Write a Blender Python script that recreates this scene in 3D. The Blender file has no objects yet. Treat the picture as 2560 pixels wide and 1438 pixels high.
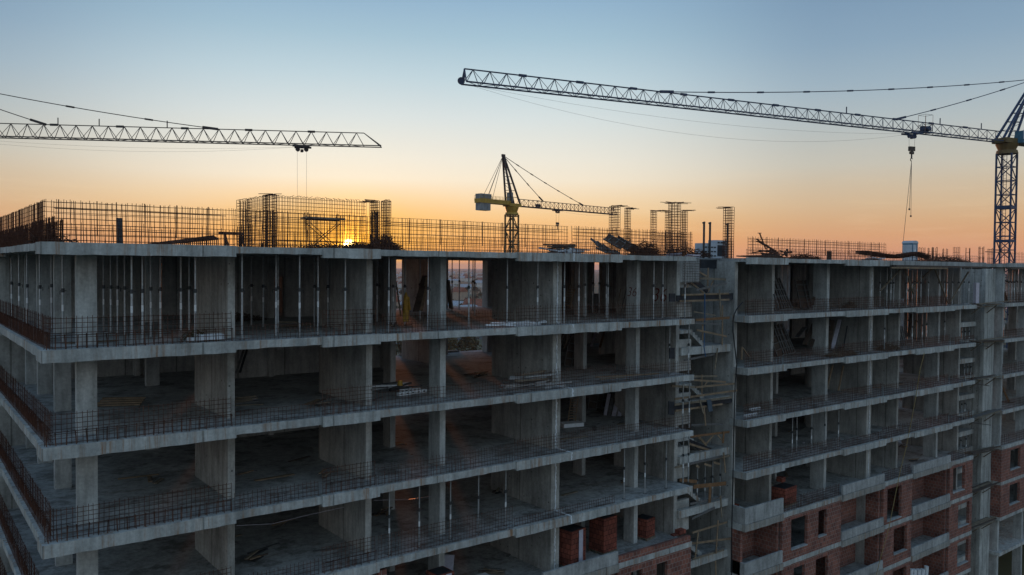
import bpy, math, random
from mathutils import Vector, Matrix
R = random.Random(7)
S = bpy.context.scene
COL = S.collection
# ------------------------------------------------------------------ camera geometry (drone beside the block, 27 m up)
CAM = Vector((-3.6434, -28.1493, 27.0501)); FPX = 2022.74
CR = Vector((0.7923255, -0.61004286, 0.00824662)); CU = Vector((0.00876673, 0.02489965, 0.99965152)); CF = Vector((0.61003561, 0.79197709, -0.02507671))
def ray(px, py): return CF + CR*((px-1280)/FPX) + CU*((719-py)/FPX)
def atY(px, py, y): d = ray(px, py); return CAM + d*((y-CAM.y)/d.y)
def atX(px, py, x): d = ray(px, py); return CAM + d*((x-CAM.x)/d.x)
def atD(px, py, dist): d = ray(px, py); h = math.hypot(d.x, d.y); return CAM + d*(dist/h)
def lin(c): c /= 255.0; return c/12.92 if c <= .04045 else ((c+.055)/1.055)**2.4
def srgb(r, g, b): return (lin(r), lin(g), lin(b), 1)

# ------------------------------------------------------------------ mesh helpers
class MB:
    def __init__(s): s.v = []; s.f = []; s.m = []
    def add(s, vs, fs, mi=0):
        n = len(s.v); s.v += [tuple(v) for v in vs]; s.f += [tuple(i+n for i in f) for f in fs]; s.m += [mi]*len(fs); return s
    def box(s, x0, x1, y0, y1, z0, z1, mi=0):
        return s.add([(x0,y0,z0),(x1,y0,z0),(x1,y1,z0),(x0,y1,z0),(x0,y0,z1),(x1,y0,z1),(x1,y1,z1),(x0,y1,z1)],
                     [(0,3,2,1),(4,5,6,7),(0,1,5,4),(1,2,6,5),(2,3,7,6),(3,0,4,7)], mi)
    def bar(s, p, q, w, h=None, mi=0, up=None):
        p = Vector(p); q = Vector(q); d = q-p
        if d.length < 1e-6: return s
        d.normalize(); h = h or w
        u = Vector(up) if up else (Vector((0,0,1)) if abs(d.z) < .9 else Vector((1,0,0)))
        a = d.cross(u).normalized()*(w/2); b = a.cross(d).normalized()*(h/2)
        return s.add([p-a-b,p+a-b,p+a+b,p-a+b,q-a-b,q+a-b,q+a+b,q-a+b], [(0,3,2,1),(4,5,6,7),(0,1,5,4),(1,2,6,5),(2,3,7,6),(3,0,4,7)], mi)
    def wire(s, p, q, r, mi=0):            # three sided bar, open ends
        p = Vector(p); q = Vector(q); d = (q-p)
        if d.length < 1e-6: return s
        d.normalize(); u = Vector((0,0,1)) if abs(d.z) < .9 else Vector((1,0,0))
        a = d.cross(u).normalized(); b = a.cross(d)
        o = [a*r*math.cos(t)+b*r*math.sin(t) for t in (0.3,2.394,4.488)]
        return s.add([p+x for x in o]+[q+x for x in o], [(0,1,4,3),(1,2,5,4),(2,0,3,5)], mi)
    def tube(s, p, q, r, n=8, r2=None, mi=0):
        p = Vector(p); q = Vector(q); d = (q-p).normalized(); r2 = r if r2 is None else r2
        u = Vector((0,0,1)) if abs(d.z) < .9 else Vector((1,0,0)); a = d.cross(u).normalized(); b = a.cross(d)
        c = [(math.cos(2*math.pi*k/n), math.sin(2*math.pi*k/n)) for k in range(n)]
        return s.add([p+a*x*r+b*y*r for x,y in c]+[q+a*x*r2+b*y*r2 for x,y in c],
                     [(k,(k+1)%n,n+(k+1)%n,n+k) for k in range(n)]+[tuple(range(n-1,-1,-1)),tuple(range(n,2*n))], mi)
    def prism(s, poly, z0, z1, mi=0):
        n = len(poly)
        return s.add([(x,y,z0) for x,y in poly]+[(x,y,z1) for x,y in poly],
                     [tuple(range(n-1,-1,-1)),tuple(range(n,2*n))]+[(k,(k+1)%n,n+(k+1)%n,n+k) for k in range(n)], mi)
    def build(s, name, mats, parent=None, smooth=False):
        me = bpy.data.meshes.new(name); off = Vector((0,0,0)); p = parent
        while p is not None: off += p.location; p = p.parent
        me.from_pydata([tuple(Vector(v)-off) for v in s.v], [], s.f)
        for m in (mats if isinstance(mats, (list,tuple)) else [mats]): me.materials.append(m)
        if any(s.m): me.polygons.foreach_set('material_index', s.m)
        if smooth: me.polygons.foreach_set('use_smooth', [True]*len(me.polygons))
        me.update(); o = bpy.data.objects.new(name, me); COL.objects.link(o)
        if parent is not None: o.parent = parent
        return o
def tag(o, label=None, cat=None, group=None, kind=None):
    for k, v in (('label',label),('category',cat),('group',group),('kind',kind)):
        if v: o[k] = v
    return o
def thing(name, loc, label, cat, group=None):
    o = bpy.data.objects.new(name, None); COL.objects.link(o); o.location = loc; o.empty_display_size = .2
    return tag(o, label, cat, group)
def copy_tree(o, parent=None):
    c = o.copy(); COL.objects.link(c)
    if parent is not None: c.parent = parent
    for ch in [x for x in o.children]: copy_tree(ch, c)
    return c
ORD = ['first','second','third','fourth','fifth','sixth','seventh','eighth','ninth','tenth','eleventh','twelfth','thirteenth','fourteenth','fifteenth','sixteenth','seventeenth','eighteenth','nineteenth','twentieth','twenty-first','twenty-second','twenty-third','twenty-fourth','twenty-fifth','twenty-sixth','twenty-seventh','twenty-eighth','twenty-ninth','thirtieth']

def rough_beam(x0, x1, y0, y1, z0, z1, along='x', step=.35, jz=.009, jy=.006):
    b = MB(); n = max(2, int((x1-x0 if along == 'x' else y1-y0)/step)); sec = []
    for k in range(n+1):
        f = k/n; e = 0 if k in (0, n) else 1
        g = lambda j: R.uniform(-j, j)*e
        if along == 'x':
            x = x0+(x1-x0)*f; sec.append([(x,y0+g(jy),z0+g(jz)*1.6),(x,y1,z0+g(jz)),(x,y1,z1+g(jz)*.6),(x,y0+g(jy),z1+g(jz))])
        else:
            y = y0+(y1-y0)*f; sec.append([(x1,y,z0+g(jz)),(x0+g(jy),y,z0+g(jz)*1.6),(x0+g(jy),y,z1+g(jz)),(x1,y,z1+g(jz)*.6)][::1])
    vs = [p for q in sec for p in q]; fs = []
    for k in range(n):
        for i in range(4): fs.append((4*k+i, 4*k+4+i, 4*k+4+(i+1)%4, 4*k+(i+1)%4))
    fs += [(0,1,2,3), tuple(4*n+i for i in (3,2,1,0))]
    return b.add(vs, fs)
# ------------------------------------------------------------------ materials
class NT:
    def __init__(s, m): s.t = m.node_tree; s.t.nodes.clear(); s.n = s.t.nodes
    def new(s, typ, **kw):
        n = s.n.new(typ)
        for k, v in kw.items():
            if k.startswith('i_'): n.inputs[k[2:].replace('_',' ')].default_value = v
            else: setattr(n, k, v)
        return n
    def link(s, a, b): s.t.links.new(a, b)
def new_mat(name):
    m = bpy.data.materials.new(name); m.use_nodes = True; return m, NT(m)
def ramp(nt, fac, stops):
    r = nt.new('ShaderNodeValToRGB'); e = r.color_ramp.elements
    while len(e) < len(stops): e.new(.5)
    for k, (p, c) in enumerate(stops): e[k].position = p; e[k].color = c if len(c) == 4 else (*c, 1)
    nt.link(fac, r.inputs[0]); return r
def noise(nt, vec, scale, detail=4, rough=.6):
    n = nt.new('ShaderNodeTexNoise'); n.inputs['Scale'].default_value = scale; n.inputs['Detail'].default_value = detail; n.inputs['Roughness'].default_value = rough
    nt.link(vec, n.inputs['Vector']); return n
def mapping(nt, vec, scale):
    m = nt.new('ShaderNodeMapping'); m.inputs['Scale'].default_value = scale; nt.link(vec, m.inputs['Vector']); return m
def mix(nt, fac, a, b, mode='MIX'):
    m = nt.new('ShaderNodeMix', data_type='RGBA', blend_type=mode)
    for sock, v in ((m.inputs[0], fac), (m.inputs[6], a), (m.inputs[7], b)):
        if hasattr(v, 'links') or hasattr(v, 'is_linked'): nt.link(v, sock)
        else: sock.default_value = v
    return m.outputs[2]
def finish(nt, color, rough=.8, metal=0, bump=None, bstr=.2, bdist=.02, spec=.3):
    b = nt.new('ShaderNodeBsdfPrincipled'); o = nt.new('ShaderNodeOutputMaterial')
    if hasattr(color, 'is_linked'): nt.link(color, b.inputs['Base Color'])
    else: b.inputs['Base Color'].default_value = color
    b.inputs['Roughness'].default_value = rough; b.inputs['Metallic'].default_value = metal; b.inputs['Specular IOR Level'].default_value = spec
    if bump is not None:
        bn = nt.new('ShaderNodeBump'); bn.inputs['Strength'].default_value = bstr; bn.inputs['Distance'].default_value = bdist
        nt.link(bump, bn.inputs['Height']); nt.link(bn.outputs[0], b.inputs['Normal'])
    nt.link(b.outputs[0], o.inputs['Surface'])
def simple(name, c, rough=.6, metal=0, var=.25, scale=6, spec=.3, c2=None):
    m, nt = new_mat(name); tc = nt.new('ShaderNodeTexCoord')
    n = noise(nt, tc.outputs['Object'], scale, 5)
    lo = tuple(x*(1-var) for x in c[:3]); hi = tuple(min(1, x*(1+var)) for x in (c2 or c)[:3])
    r = ramp(nt, n.outputs['Fac'], [(.3, lo), (.7, hi)])
    finish(nt, r.outputs[0], rough, metal, n.outputs['Fac'], .15, .01, spec); return m
def concrete(name, base, joints=None, rust=0., blotch=.35, tie=False, patch=False):
    m, nt = new_mat(name); g = nt.new('ShaderNodeTexCoord'); P = g.outputs['Object']
    n1 = noise(nt, P, .55, 5, .62); n2 = noise(nt, P, 9, 6, .7); n3 = noise(nt, mapping(nt, P, (2.2,2.2,.35)).outputs[0], 1.6, 4, .65)
    lo = tuple(x*(1-blotch) for x in base); hi = tuple(x*(1+blotch*.7) for x in base)
    c = ramp(nt, n1.outputs['Fac'], [(.3, lo), (.68, hi)]).outputs[0]
    c = mix(nt, .55, c, ramp(nt, n2.outputs['Fac'], [(.3, (.55,.55,.55)), (.7, (1.2,1.19,1.17))]).outputs[0], 'MULTIPLY')
    c = mix(nt, .85, c, ramp(nt, n3.outputs['Fac'], [(.33, (.62,.62,.61)), (.6, (1.07,1.07,1.07))]).outputs[0], 'MULTIPLY')
    h = n2.outputs['Fac']
    sep = nt.new('ShaderNodeSeparateXYZ'); nt.link(P, sep.inputs[0])
    if joints:
        a = nt.new('ShaderNodeMath', operation='ADD'); nt.link(sep.outputs[0], a.inputs[0]); nt.link(sep.outputs[1], a.inputs[1])
        md = nt.new('ShaderNodeMath', operation='PINGPONG'); nt.link(a.outputs[0], md.inputs[0]); md.inputs[1].default_value = joints
        ln = ramp(nt, md.outputs[0], [(0, (.28,.27,.26)), (.02, (.45,.44,.42)), (.05, (1,1,1))])
        c = mix(nt, .75, c, ln.outputs[0], 'MULTIPLY')
    if patch:
        p1 = noise(nt, P, .8, 6, .7); p2 = noise(nt, mapping(nt, P, (.5,2.2,1)).outputs[0], 1.1, 6, .75)
        c = mix(nt, .8, c, ramp(nt, p1.outputs['Fac'], [(.52, (1,1,1)), (.60, (.5,.48,.46))]).outputs[0], 'MULTIPLY')
        c = mix(nt, .7, c, ramp(nt, p2.outputs['Fac'], [(.55, (1,1,1)), (.66, (.62,.52,.45))]).outputs[0], 'MULTIPLY')
    if tie:
        v = nt.new('ShaderNodeTexVoronoi'); v.inputs['Scale'].default_value = 1.6; v.inputs['Randomness'].default_value = .35; nt.link(P, v.inputs['Vector'])
        c = mix(nt, 1, c, ramp(nt, v.outputs['Distance'], [(.05, (.3,.3,.3)), (.075, (1,1,1))]).outputs[0], 'MULTIPLY')
    if rust:
        mp = mapping(nt, P, (3.3,3.3,.16)); nr = noise(nt, mp.outputs[0], 1.5, 5, .7); nb = noise(nt, P, .6, 2)
        f = ramp(nt, nr.outputs['Fac'], [(.50, (0,0,0)), (.68, (1,1,1))]); f2 = ramp(nt, nb.outputs['Fac'], [(.36, (0,0,0)), (.56, (1,1,1))])
        mm = nt.new('ShaderNodeMath', operation='MULTIPLY'); nt.link(f.outputs[0], mm.inputs[0]); nt.link(f2.outputs[0], mm.inputs[1])
        m2 = nt.new('ShaderNodeMath', operation='MULTIPLY'); nt.link(mm.outputs[0], m2.inputs[0]); m2.inputs[1].default_value = rust
        c = mix(nt, m2.outputs[0], c, (.26,.13,.055,1))
    finish(nt, c, .9, 0, h, .35, .015, .2); return m
def brick_mat(name, c1, c2, mortar):
    m, nt = new_mat(name); g = nt.new('ShaderNodeTexCoord'); sep = nt.new('ShaderNodeSeparateXYZ'); nt.link(g.outputs['Object'], sep.inputs[0])
    a = nt.new('ShaderNodeMath', operation='ADD'); nt.link(sep.outputs[0], a.inputs[0]); nt.link(sep.outputs[1], a.inputs[1])
    cb = nt.new('ShaderNodeCombineXYZ'); nt.link(a.outputs[0], cb.inputs[0]); nt.link(sep.outputs[2], cb.inputs[1])
    b = nt.new('ShaderNodeTexBrick'); nt.link(cb.outputs[0], b.inputs['Vector'])
    b.inputs['Color1'].default_value = c1; b.inputs['Color2'].default_value = c2; b.inputs['Mortar'].default_value = mortar
    b.inputs['Scale'].default_value = 1; b.inputs['Brick Width'].default_value = .26; b.inputs['Row Height'].default_value = .25; b.inputs['Mortar Size'].default_value = .012; b.inputs['Bias'].default_value = -.1
    n = noise(nt, g.outputs['Object'], 1.3, 4); n2 = noise(nt, g.outputs['Object'], 14, 3)
    c = mix(nt, .7, b.outputs['Color'], ramp(nt, n.outputs['Fac'], [(.3,(.6,.58,.6)),(.7,(1.25,1.2,1.15))]).outputs[0], 'MULTIPLY')
    c = mix(nt, .4, c, ramp(nt, n2.outputs['Fac'], [(.3,(.6,.6,.6)),(.7,(1.2,1.2,1.2))]).outputs[0], 'MULTIPLY')
    finish(nt, c, .9, 0, b.outputs['Fac'], .4, -.01, .15); return m
M = {}
M['pillar'] = concrete('concrete_pillar_boards', (.47,.47,.445), joints=.42, blotch=.25, tie=True)
M['conc'] = concrete('concrete_cast', (.44,.425,.395), joints=1.25, blotch=.36, tie=True)
M['column'] = concrete('concrete_column', (.475,.48,.465), blotch=.28)
M['slab'] = concrete('concrete_floor', (.40,.40,.39), blotch=.3, patch=True)
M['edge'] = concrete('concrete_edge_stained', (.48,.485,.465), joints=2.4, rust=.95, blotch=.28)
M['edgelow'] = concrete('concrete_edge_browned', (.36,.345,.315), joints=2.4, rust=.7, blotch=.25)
M['fresh'] = concrete('concrete_pale_parapet', (.40,.40,.39), blotch=.26)
M['brick'] = brick_mat('hollow_clay_brick', (.31,.125,.09,1), (.17,.075,.06,1), (.30,.26,.235,1))
M['brick2'] = brick_mat('pallet_brick', (.30,.09,.06,1), (.17,.055,.04,1), (.025,.015,.012,1))
M['rebar'] = simple('rusty_rebar', (.055,.030,.022), .85, 0, .5, 3, .2, (.10,.045,.028))
M['rust'] = simple('rusty_mesh_sheet', (.055,.024,.016), .9, 0, .45, 5, .15, (.085,.035,.022))
M['galv'] = simple('galvanised_steel', (.42,.44,.45), .45, .7, .25, 5)
M['propin'] = simple('worn_steel_inner_tube', (.36,.37,.37), .5, .6, .3, 9)
M['steel'] = simple('dark_steel', (.06,.062,.065), .55, .6, .3, 6)
M['white'] = simple('white_sticker', (.75,.75,.74), .6, 0, .08, 20)
M['foam'] = simple('white_foam', (.74,.76,.78), .8, 0, .12, 8)
M['timber'] = simple('raw_timber', (.235,.165,.105), .85, 0, .35, 4)
M['oldtimber'] = simple('weathered_timber', (.20,.16,.115), .9, 0, .4, 4)
M['orange'] = simple('orange_plank', (.20,.105,.05), .8, 0, .3, 4)
M['ply'] = simple('black_formwork_ply', (.022,.024,.03), .6, 0, .5, 2.5)
M['plybrown'] = simple('brown_formwork_ply', (.085,.06,.045), .7, 0, .4, 3)
M['frame'] = simple('grey_formwork_frame', (.14,.135,.13), .65, .2, .35, 7)
M['blue'] = simple('crane_blue_paint', (.03,.055,.115), .5, 0, .3, 2)
M['bluer'] = simple('crane_blue_jib', (.04,.055,.10), .5, 0, .3, 2)
M['yellow'] = simple('crane_yellow_paint', (.42,.25,.035), .5, 0, .25, 1.5)
M['yellowd'] = simple('crane_dirty_yellow', (.16,.105,.04), .6, 0, .3, 1.5)
M['dark'] = simple('crane_dark_paint', (.06,.048,.045), .6, 0, .3, 2)
M['weight'] = concrete('crane_counterweight', (.30,.30,.30), blotch=.2)
M['cabwhite'] = simple('white_cab_panel', (.62,.64,.68), .5, 0, .08, 3)
M['red'] = simple('red_marking', (.40,.03,.03), .6, 0, .15, 3)
M['redpaint'] = simple('faded_red_spray', (.17,.045,.035), .9, 0, .2, 12)
M['coat'] = simple('yellow_raincoat', (.42,.235,.035), .55, 0, .3, 7)
M['cable'] = simple('black_cable', (.012,.012,.014), .6, 0, .3, 5)
M['rope'] = simple('yellow_rope', (.28,.20,.08), .8, 0, .25, 15)
M['boardblue'] = simple('grey_blue_board', (.07,.095,.12), .7, 0, .3, 3)
M['bluepl'] = simple('blue_plastic', (.03,.10,.22), .5, 0, .3, 3)
M['teal'] = simple('toilet_teal_plastic', (.05,.16,.24), .45, 0, .2, 3)
M['toiletw'] = simple('toilet_pale_plastic', (.42,.46,.50), .5, 0, .12, 3)
M['wrap'] = simple('pale_plastic_wrap', (.50,.48,.55), .35, 0, .15, 6)
M['pipe'] = simple('white_pvc_pipe', (.66,.68,.70), .4, 0, .1, 4)
M['glass'] = simple('dark_window_glass', (.03,.035,.04), .15, 0, .2, 2, .6)
M['housewall'] = simple('pale_house_plaster', (.50,.46,.42), .9, 0, .2, .3)
M['housewall2'] = simple('ochre_house_plaster', (.40,.30,.22), .9, 0, .2, .3)
M['roof1'] = simple('terracotta_roof_tiles', (.25,.09,.055), .9, 0, .3, .8)
M['roof2'] = simple('grey_metal_roof', (.40,.40,.42), .6, .2, .2, .6)
M['leaf'] = simple('autumn_foliage', (.085,.065,.028), .9, 0, .45, .5)
M['bark'] = simple('tree_bark', (.09,.065,.045), .95, 0, .3, 4)
M['carpaint'] = simple('silver_car_paint', (.45,.46,.48), .3, .5, .08, 2)
M['asphalt'] = simple('worn_asphalt', (.055,.055,.057), .9, 0, .25, .4)
def ground_mat():
    m, nt = new_mat('ground_soil_and_fields'); g = nt.new('ShaderNodeTexCoord'); P = g.outputs['Object']
    n = noise(nt, P, .012, 6, .6); n2 = noise(nt, P, .15, 6, .65)
    c = ramp(nt, n.outputs['Fac'], [(.35,(.15,.105,.075)),(.5,(.105,.10,.05)),(.65,(.19,.15,.11))]).outputs[0]
    c = mix(nt, .7, c, ramp(nt, n2.outputs['Fac'], [(.3,(.55,.55,.55)),(.7,(1.3,1.28,1.25))]).outputs[0], 'MULTIPLY')
    finish(nt, c, .95, 0, n2.outputs['Fac'], .4, .3, .15); return m
M['ground'] = ground_mat()

# ------------------------------------------------------------------ floors
FZ = {0:27.68, 1:24.36, 2:21.36, 3:18.36, 4:15.36, 5:12.36, 6:9.36, 7:6.36, 8:3.36}
FLOOR = {0:'roof', 1:'top floor', 2:'second floor down', 3:'third floor down', 4:'fourth floor down', 5:'fifth floor down', 6:'sixth floor down', 7:'seventh floor down', 8:'lowest floor'}
THICK = [(0,5.93),(9.18,11.58),(18.4,24.89),(35.03,38.82),(45.35,50.7),(54.77,60.62)]
THIN = [(5.93,9.18),(11.58,18.4),(24.89,30.48),(38.82,45.35),(50.7,54.77),(60.62,64.6)]
YB = 17.0

blk = thing('apartment_block', (0,0,0), 'long unfinished concrete apartment block with open floors and stacked slabs', 'building')
for l, z in FZ.items():
    top = z; bot = z-(.21 if l == 0 else .26)
    sl = MB().prism([(.08,.12),(30.48,.12),(30.48,5.8),(35.05,5.8),(35.05,.12),(64.6,.12),(64.6,YB),(.08,YB)], bot, top).build('floor_slab', [M['slab']], blk)
    eb = MB().prism([(.08,.117),(30.483,.117),(30.483,1.2),(30.45,1.2),(30.45,.16),(.08,.16)], bot-.003, top+.003)
    for k, (a, b) in enumerate(THICK):
        zb = z-.36 if l else z-.345
        q = rough_beam(a, b, 0.0, .26, zb+R.uniform(-.01,.01), top+.035+R.uniform(-.006,.006))
        if k == 0:
            q.box(0, .26, .262, 1.1, zb+.003, top+.03)
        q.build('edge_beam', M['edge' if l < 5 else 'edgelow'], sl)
        if k == 3 and l > 0: MB().box(35.0, 35.26, .262, 1.2, zb+.003, top+.03).build('edge_beam', M['edge'], sl)
    for (a, b) in THIN:      # thin bays: the slab's own cast rim, proud of the slab
        rough_beam(a, b, .10, .24, bot-.012, top+.014).build('slab_rim', M['edge'], sl)
    rough_beam(.062, .2, 1.1, 11.9, bot-.012, top+.014, 'y').build('slab_rim', M['edge'], sl)
    MB().box(0, .26, 11.9, 16.9, (z-.36), top+.03).build('edge_beam', M['edge'], sl)
# roof soffit beams
def column(x0, x1, y0, y1, z0=-.3, z1=27.5, name='column', mat='column'):
    b = MB(); zs = [z0]+[z-.13 for z in sorted(FZ.values()) if z0 < z-.13 < z1]+[z1]
    for a, c in zip(zs, zs[1:]):
        j = [R.uniform(-.012,.012) for _ in range(2)]
        b.box(x0+j[0], x1+j[0], y0+j[1], y1+j[1], a, c)
    return b.build(name, M[mat], blk)
for c in [(1.25,1.86,1.75,2.05),(1.35,1.92,7.0,7.3),(1.42,1.98,12.0,12.3),(1.4,1.95,15.6,15.9),(5.82,6.4,12.0,12.3),(15.26,15.55,1.45,2.35),(15.3,15.58,5.9,6.6),
          (27.72,28.0,1.75,2.5),(27.15,27.42,5.25,6.0),(45.38,45.68,1.45,2.45),(45.4,45.65,5.2,6.0),(61.45,61.75,1.6,2.6),(28.0,28.6,15.6,16.2),(24.7,25.0,15.8,16.5)]:
    column(*c)
for c in [(6.25,6.52,1.9,5.95),(11.65,11.92,1.35,5.9),(21.4,21.63,1.15,6.05),(21.67,21.92,1.15,6.05),(30.42,30.70,1.35,6.0),(39.3,39.55,1.45,6.0),
          (50.45,50.72,1.3,6.0),(50.76,51.05,1.3,6.0),(55.12,55.36,1.55,6.0),(64.85,65.1,1.5,6.0),(35.03,35.32,1.0,5.8),
          (6.25,6.5,16.0,16.6),(11.7,11.95,12.0,16.9),(18.2,18.45,11.7,16.9),(21.45,21.7,11.6,15.6)]:
    column(*c, name='shear_wall', mat='conc')
def wallx(x0, x1, y, l, t=.22, z0=0, h=None, mat='conc', name='inner_wall'):
    top = FZ[l-1]-(.21 if l == 1 else .26)
    return MB().box(x0, x1, y, y+t, FZ[l]+z0, FZ[l]+z0+h if h else top).build(name, M[mat], blk)
for l in range(1, 9):
    wallx(9.9, 11.7, 12.3, l); wallx(12.6 if l == 1 else 11.96, 18.2, 12.35, l)
    if l == 1: MB().box(11.96,12.6,12.35,12.57,FZ[1]+2.1,FZ[0]-.21).build('inner_wall', M['conc'], blk)
    wallx(.3, 10.95, 16.6, l); wallx(11.45, 11.68, 16.6, l); wallx(12.0, 15.2, 16.4, l)
    wallx(30.7, 35.03, 5.8, l); wallx(31.0, 32.2, 10.4, l); wallx(33.5, 36.5, 10.4, l)
    wallx(28.7, 38.6, 16.5, l); wallx(39.9, 62.6, 16.5, l); wallx(62.85, 63.5, 16.5, l); wallx(63.7, 64.5, 16.5, l); wallx(38.6, 39.9, 16.5, l, h=.75)
    wallx(39.6, 45.4, 10.2, l); wallx(51.1, 55.1, 6.4, l); wallx(55.4, 60.4, 10.6, l)
    if l > 2: wallx(21.75, 28.0, 16.4, l, h=.25); wallx(15.4, 18.2, 16.4, l)
    if l > 1: wallx(22, 26.5, 16.7, l, h=.12)
    if l >= 3: wallx(25.0, 28.0, 16.45, l, z0=.26, h=2.0)
# stair cores: half landings, upper landings and flights
def stair(x0, x1, l, y0=1.2, parent=None):
    zf = FZ[l]; zl = zf+1.32; w = x1-x0
    MB().box(x0+.02, x1-.02, y0, y0+.22, zl-.4, zl+.02).build('landing_beam', M['edge'], blk)
    MB().box(x0+w*.42, x1-.02, y0+.222, 5.6, zl-.2, zl).build('stair_landing', M['slab'], blk)
    zu = zl+.95
    MB().box(x0+.02, x0+w*.26, y0+.30, 3.2, zu-.18, zu).build('stair_landing', M['edge'], blk)
    n = 6; xa = x0+w*.26; xb = x0+w*.56; f = MB(); dx = (xb-xa)/n; dz = (zu-zl)/n
    poly = [(xa, zu-.18)]
    pts = [(xa, zu)]
    for k in range(n): pts += [(xa+dx*(k+1), zu-dz*k), (xa+dx*(k+1), zu-dz*(k+1))]
    pts += [(xb, zl-.2), (xa, zu-.20)]
    nn = len(pts)
    f.add([(x, y0+.35, z) for x, z in pts]+[(x, y0+1.55, z) for x, z in pts], [tuple(range(nn)), tuple(range(2*nn-1, nn-1, -1))]+[(k,nn+k,nn+(k+1)%nn,(k+1)%nn) for k in range(nn)])
    f.build('stair_flight', M['edge'], blk)
    # pier wall between the slab and the landing
    MB().box(x0+.03, x0+w*.30, 3.3, 3.5, FZ[l+1]+1.35 if l < 8 else 0, zf+.9).build('stair_pier', M['conc'], blk)
for l in range(2, 9): stair(30.70, 35.03, l)
for l in range(1, 9): MB().box(30.72, 32.0, 1.6, 1.85, FZ[l], FZ[l]+(1.75 if l > 1 else 0.85)).build('stair_pier', M['conc'], blk)
MB().box(30.72, 32.3, 1.35, 1.6, 26.3, 27.66).build('stair_pier', M['column'], blk)
MB().box(30.72, 32.15, 1.6, 2.8, 26.0, 26.3).build('stair_landing', M['edge'], blk)
for l in range(1, 9):
    z = FZ[l]
    for zz in ((z+.0, z+1.45) if l > 1 else (z,)):
        MB().box(65.12, 68.18, 1.6, 1.85, zz-.34, zz+.03).build('landing_beam', M['edge'], blk)
        MB().box(65.12, 68.18, 1.852, 5.5, zz-.2, zz).build('stair_landing', M['slab'], blk)
    MB().box(65.12, 68.18, 5.8, 6.0, z, z+2.7).build('inner_wall', M['conc'], blk)
column(68.15, 70.05, .95, 1.25, z1=27.25, name='stair_pillar', mat='pillar')
column(68.2, 68.5, 1.252, 5.6, z1=27.2, name='shear_wall', mat='conc')
MB().box(30.9, 34.9, 3.6, 5.6, 27.3, 27.6).build('stair_landing', M['slab'], blk)
# white foam in the movement joints
def foam_strip(x, y, z0, z1, axis='z'):
    b = MB(); n = max(4, int((z1-z0)/.09)); w0 = .05
    for k in range(n):
        a = z0+(z1-z0)*k/n; c = z0+(z1-z0)*(k+1)/n; w = w0*R.uniform(.4,1.5); o = R.uniform(-.02,.02)
        if R.random() < .05 and n > 8 and 1 < k < n-2: w *= .3
        b.box(x-w/2+o, x+w/2+o, y-.045+R.uniform(0,.02), y, a, c)
    return b.build('joint_foam', M['foam'], blk)
for l in range(1, 9):
    foam_strip(21.65, 1.15, FZ[l], FZ[l-1]-.3); foam_strip(21.65, 0.0, FZ[l]-.33 if l > 1 else FZ[l]-.1, FZ[l]+.04)
    foam_strip(50.74, 1.3, FZ[l]+.1, FZ[l-1]-.3)
    b = MB()
    for k in range(8): b.bar((21.65+R.uniform(-.04,.04), 1.15-k*.14, FZ[l]+.035), (21.65+R.uniform(-.04,.04), 1.0-k*.14, FZ[l]+.035), .07, .03)
    b.build('joint_foam', M['foam'], blk)
foam_strip(21.65, 0.0, 27.36, 27.74)
# red number sprayed on two inner walls
for (x, y, z, s, t) in [(27.705, 2.46, 25.55, .72, '36'), (30.405, 3.15, 25.2, 1.1, '36')]:
    cu = bpy.data.curves.new('painted_number', 'FONT'); cu.body = t; cu.size = s; cu.extrude = .003; cu.shear = .25; cu.offset = -.012
    cu.materials.append(M['redpaint']); tmp = bpy.data.objects.new('tmp', cu); COL.objects.link(tmp); bpy.context.view_layer.update()
    me = bpy.data.meshes.new_from_object(tmp.evaluated_get(bpy.context.evaluated_depsgraph_get())); bpy.data.objects.remove(tmp); bpy.data.curves.remove(cu)
    o = bpy.data.objects.new('painted_number', me); COL.objects.link(o); o.parent = blk
    o.matrix_basis = Matrix(((0,0,-1,x-.012),(-1,0,0,y),(0,1,0,z),(0,0,0,1)))
# brick infill below the fifth floor down
OPEN = {6:{24.89:[(25.85,26.7,.3,2.35),(27.75,28.6,.3,2.35)], 38.82:[(39.75,41.5,.55,2.45),(42.7,43.65,.75,2.45)], 50.7:[(51.25,53.25,.15,2.45)], 60.62:[(61.2,63.2,.5,2.45)], 5.93:[(6.8,8.3,.6,2.4)], 11.58:[(12.5,14.2,.6,2.4),(15.6,17.2,.6,2.4)]},
        7:{24.89:[(26.0,27.2,.5,2.4),(28.2,29.3,.5,2.4)], 38.82:[(40.1,41.3,.5,2.4),(42.5,43.9,.5,2.4)], 50.7:[(52.25,54.15,.6,2.45)], 60.62:[(62.2,64.1,.6,2.45)], 5.93:[(6.8,8.3,.6,2.4)], 11.58:[(12.5,14.2,.6,2.4),(15.6,17.2,.6,2.4)]}}
OPEN[8] = OPEN[7]
def brick_front(x0, x1, y0, y1, z0, z1, holes, parent, name='brick_wall'):
    b = MB(); xs = x0
    for (a, c, s, t) in holes:
        b.box(xs, a, y0, y1, z0, z1); b.box(a, c, y0, y1, z0, z0+s)
        if z0+t < z1: b.box(a, c, y0, y1, z0+t, z1)
        xs = c
    b.box(xs, x1, y0, y1, z0, z1)
    w = b.build(name, M['brick'], parent)
    for (a, c, s, t) in holes:
        MB().box(a+.01, c-.01, y0-.05, y1+.02, z0+s+.002, z0+s+.06).build('window_sill', M['fresh'], w)
    return w
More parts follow.
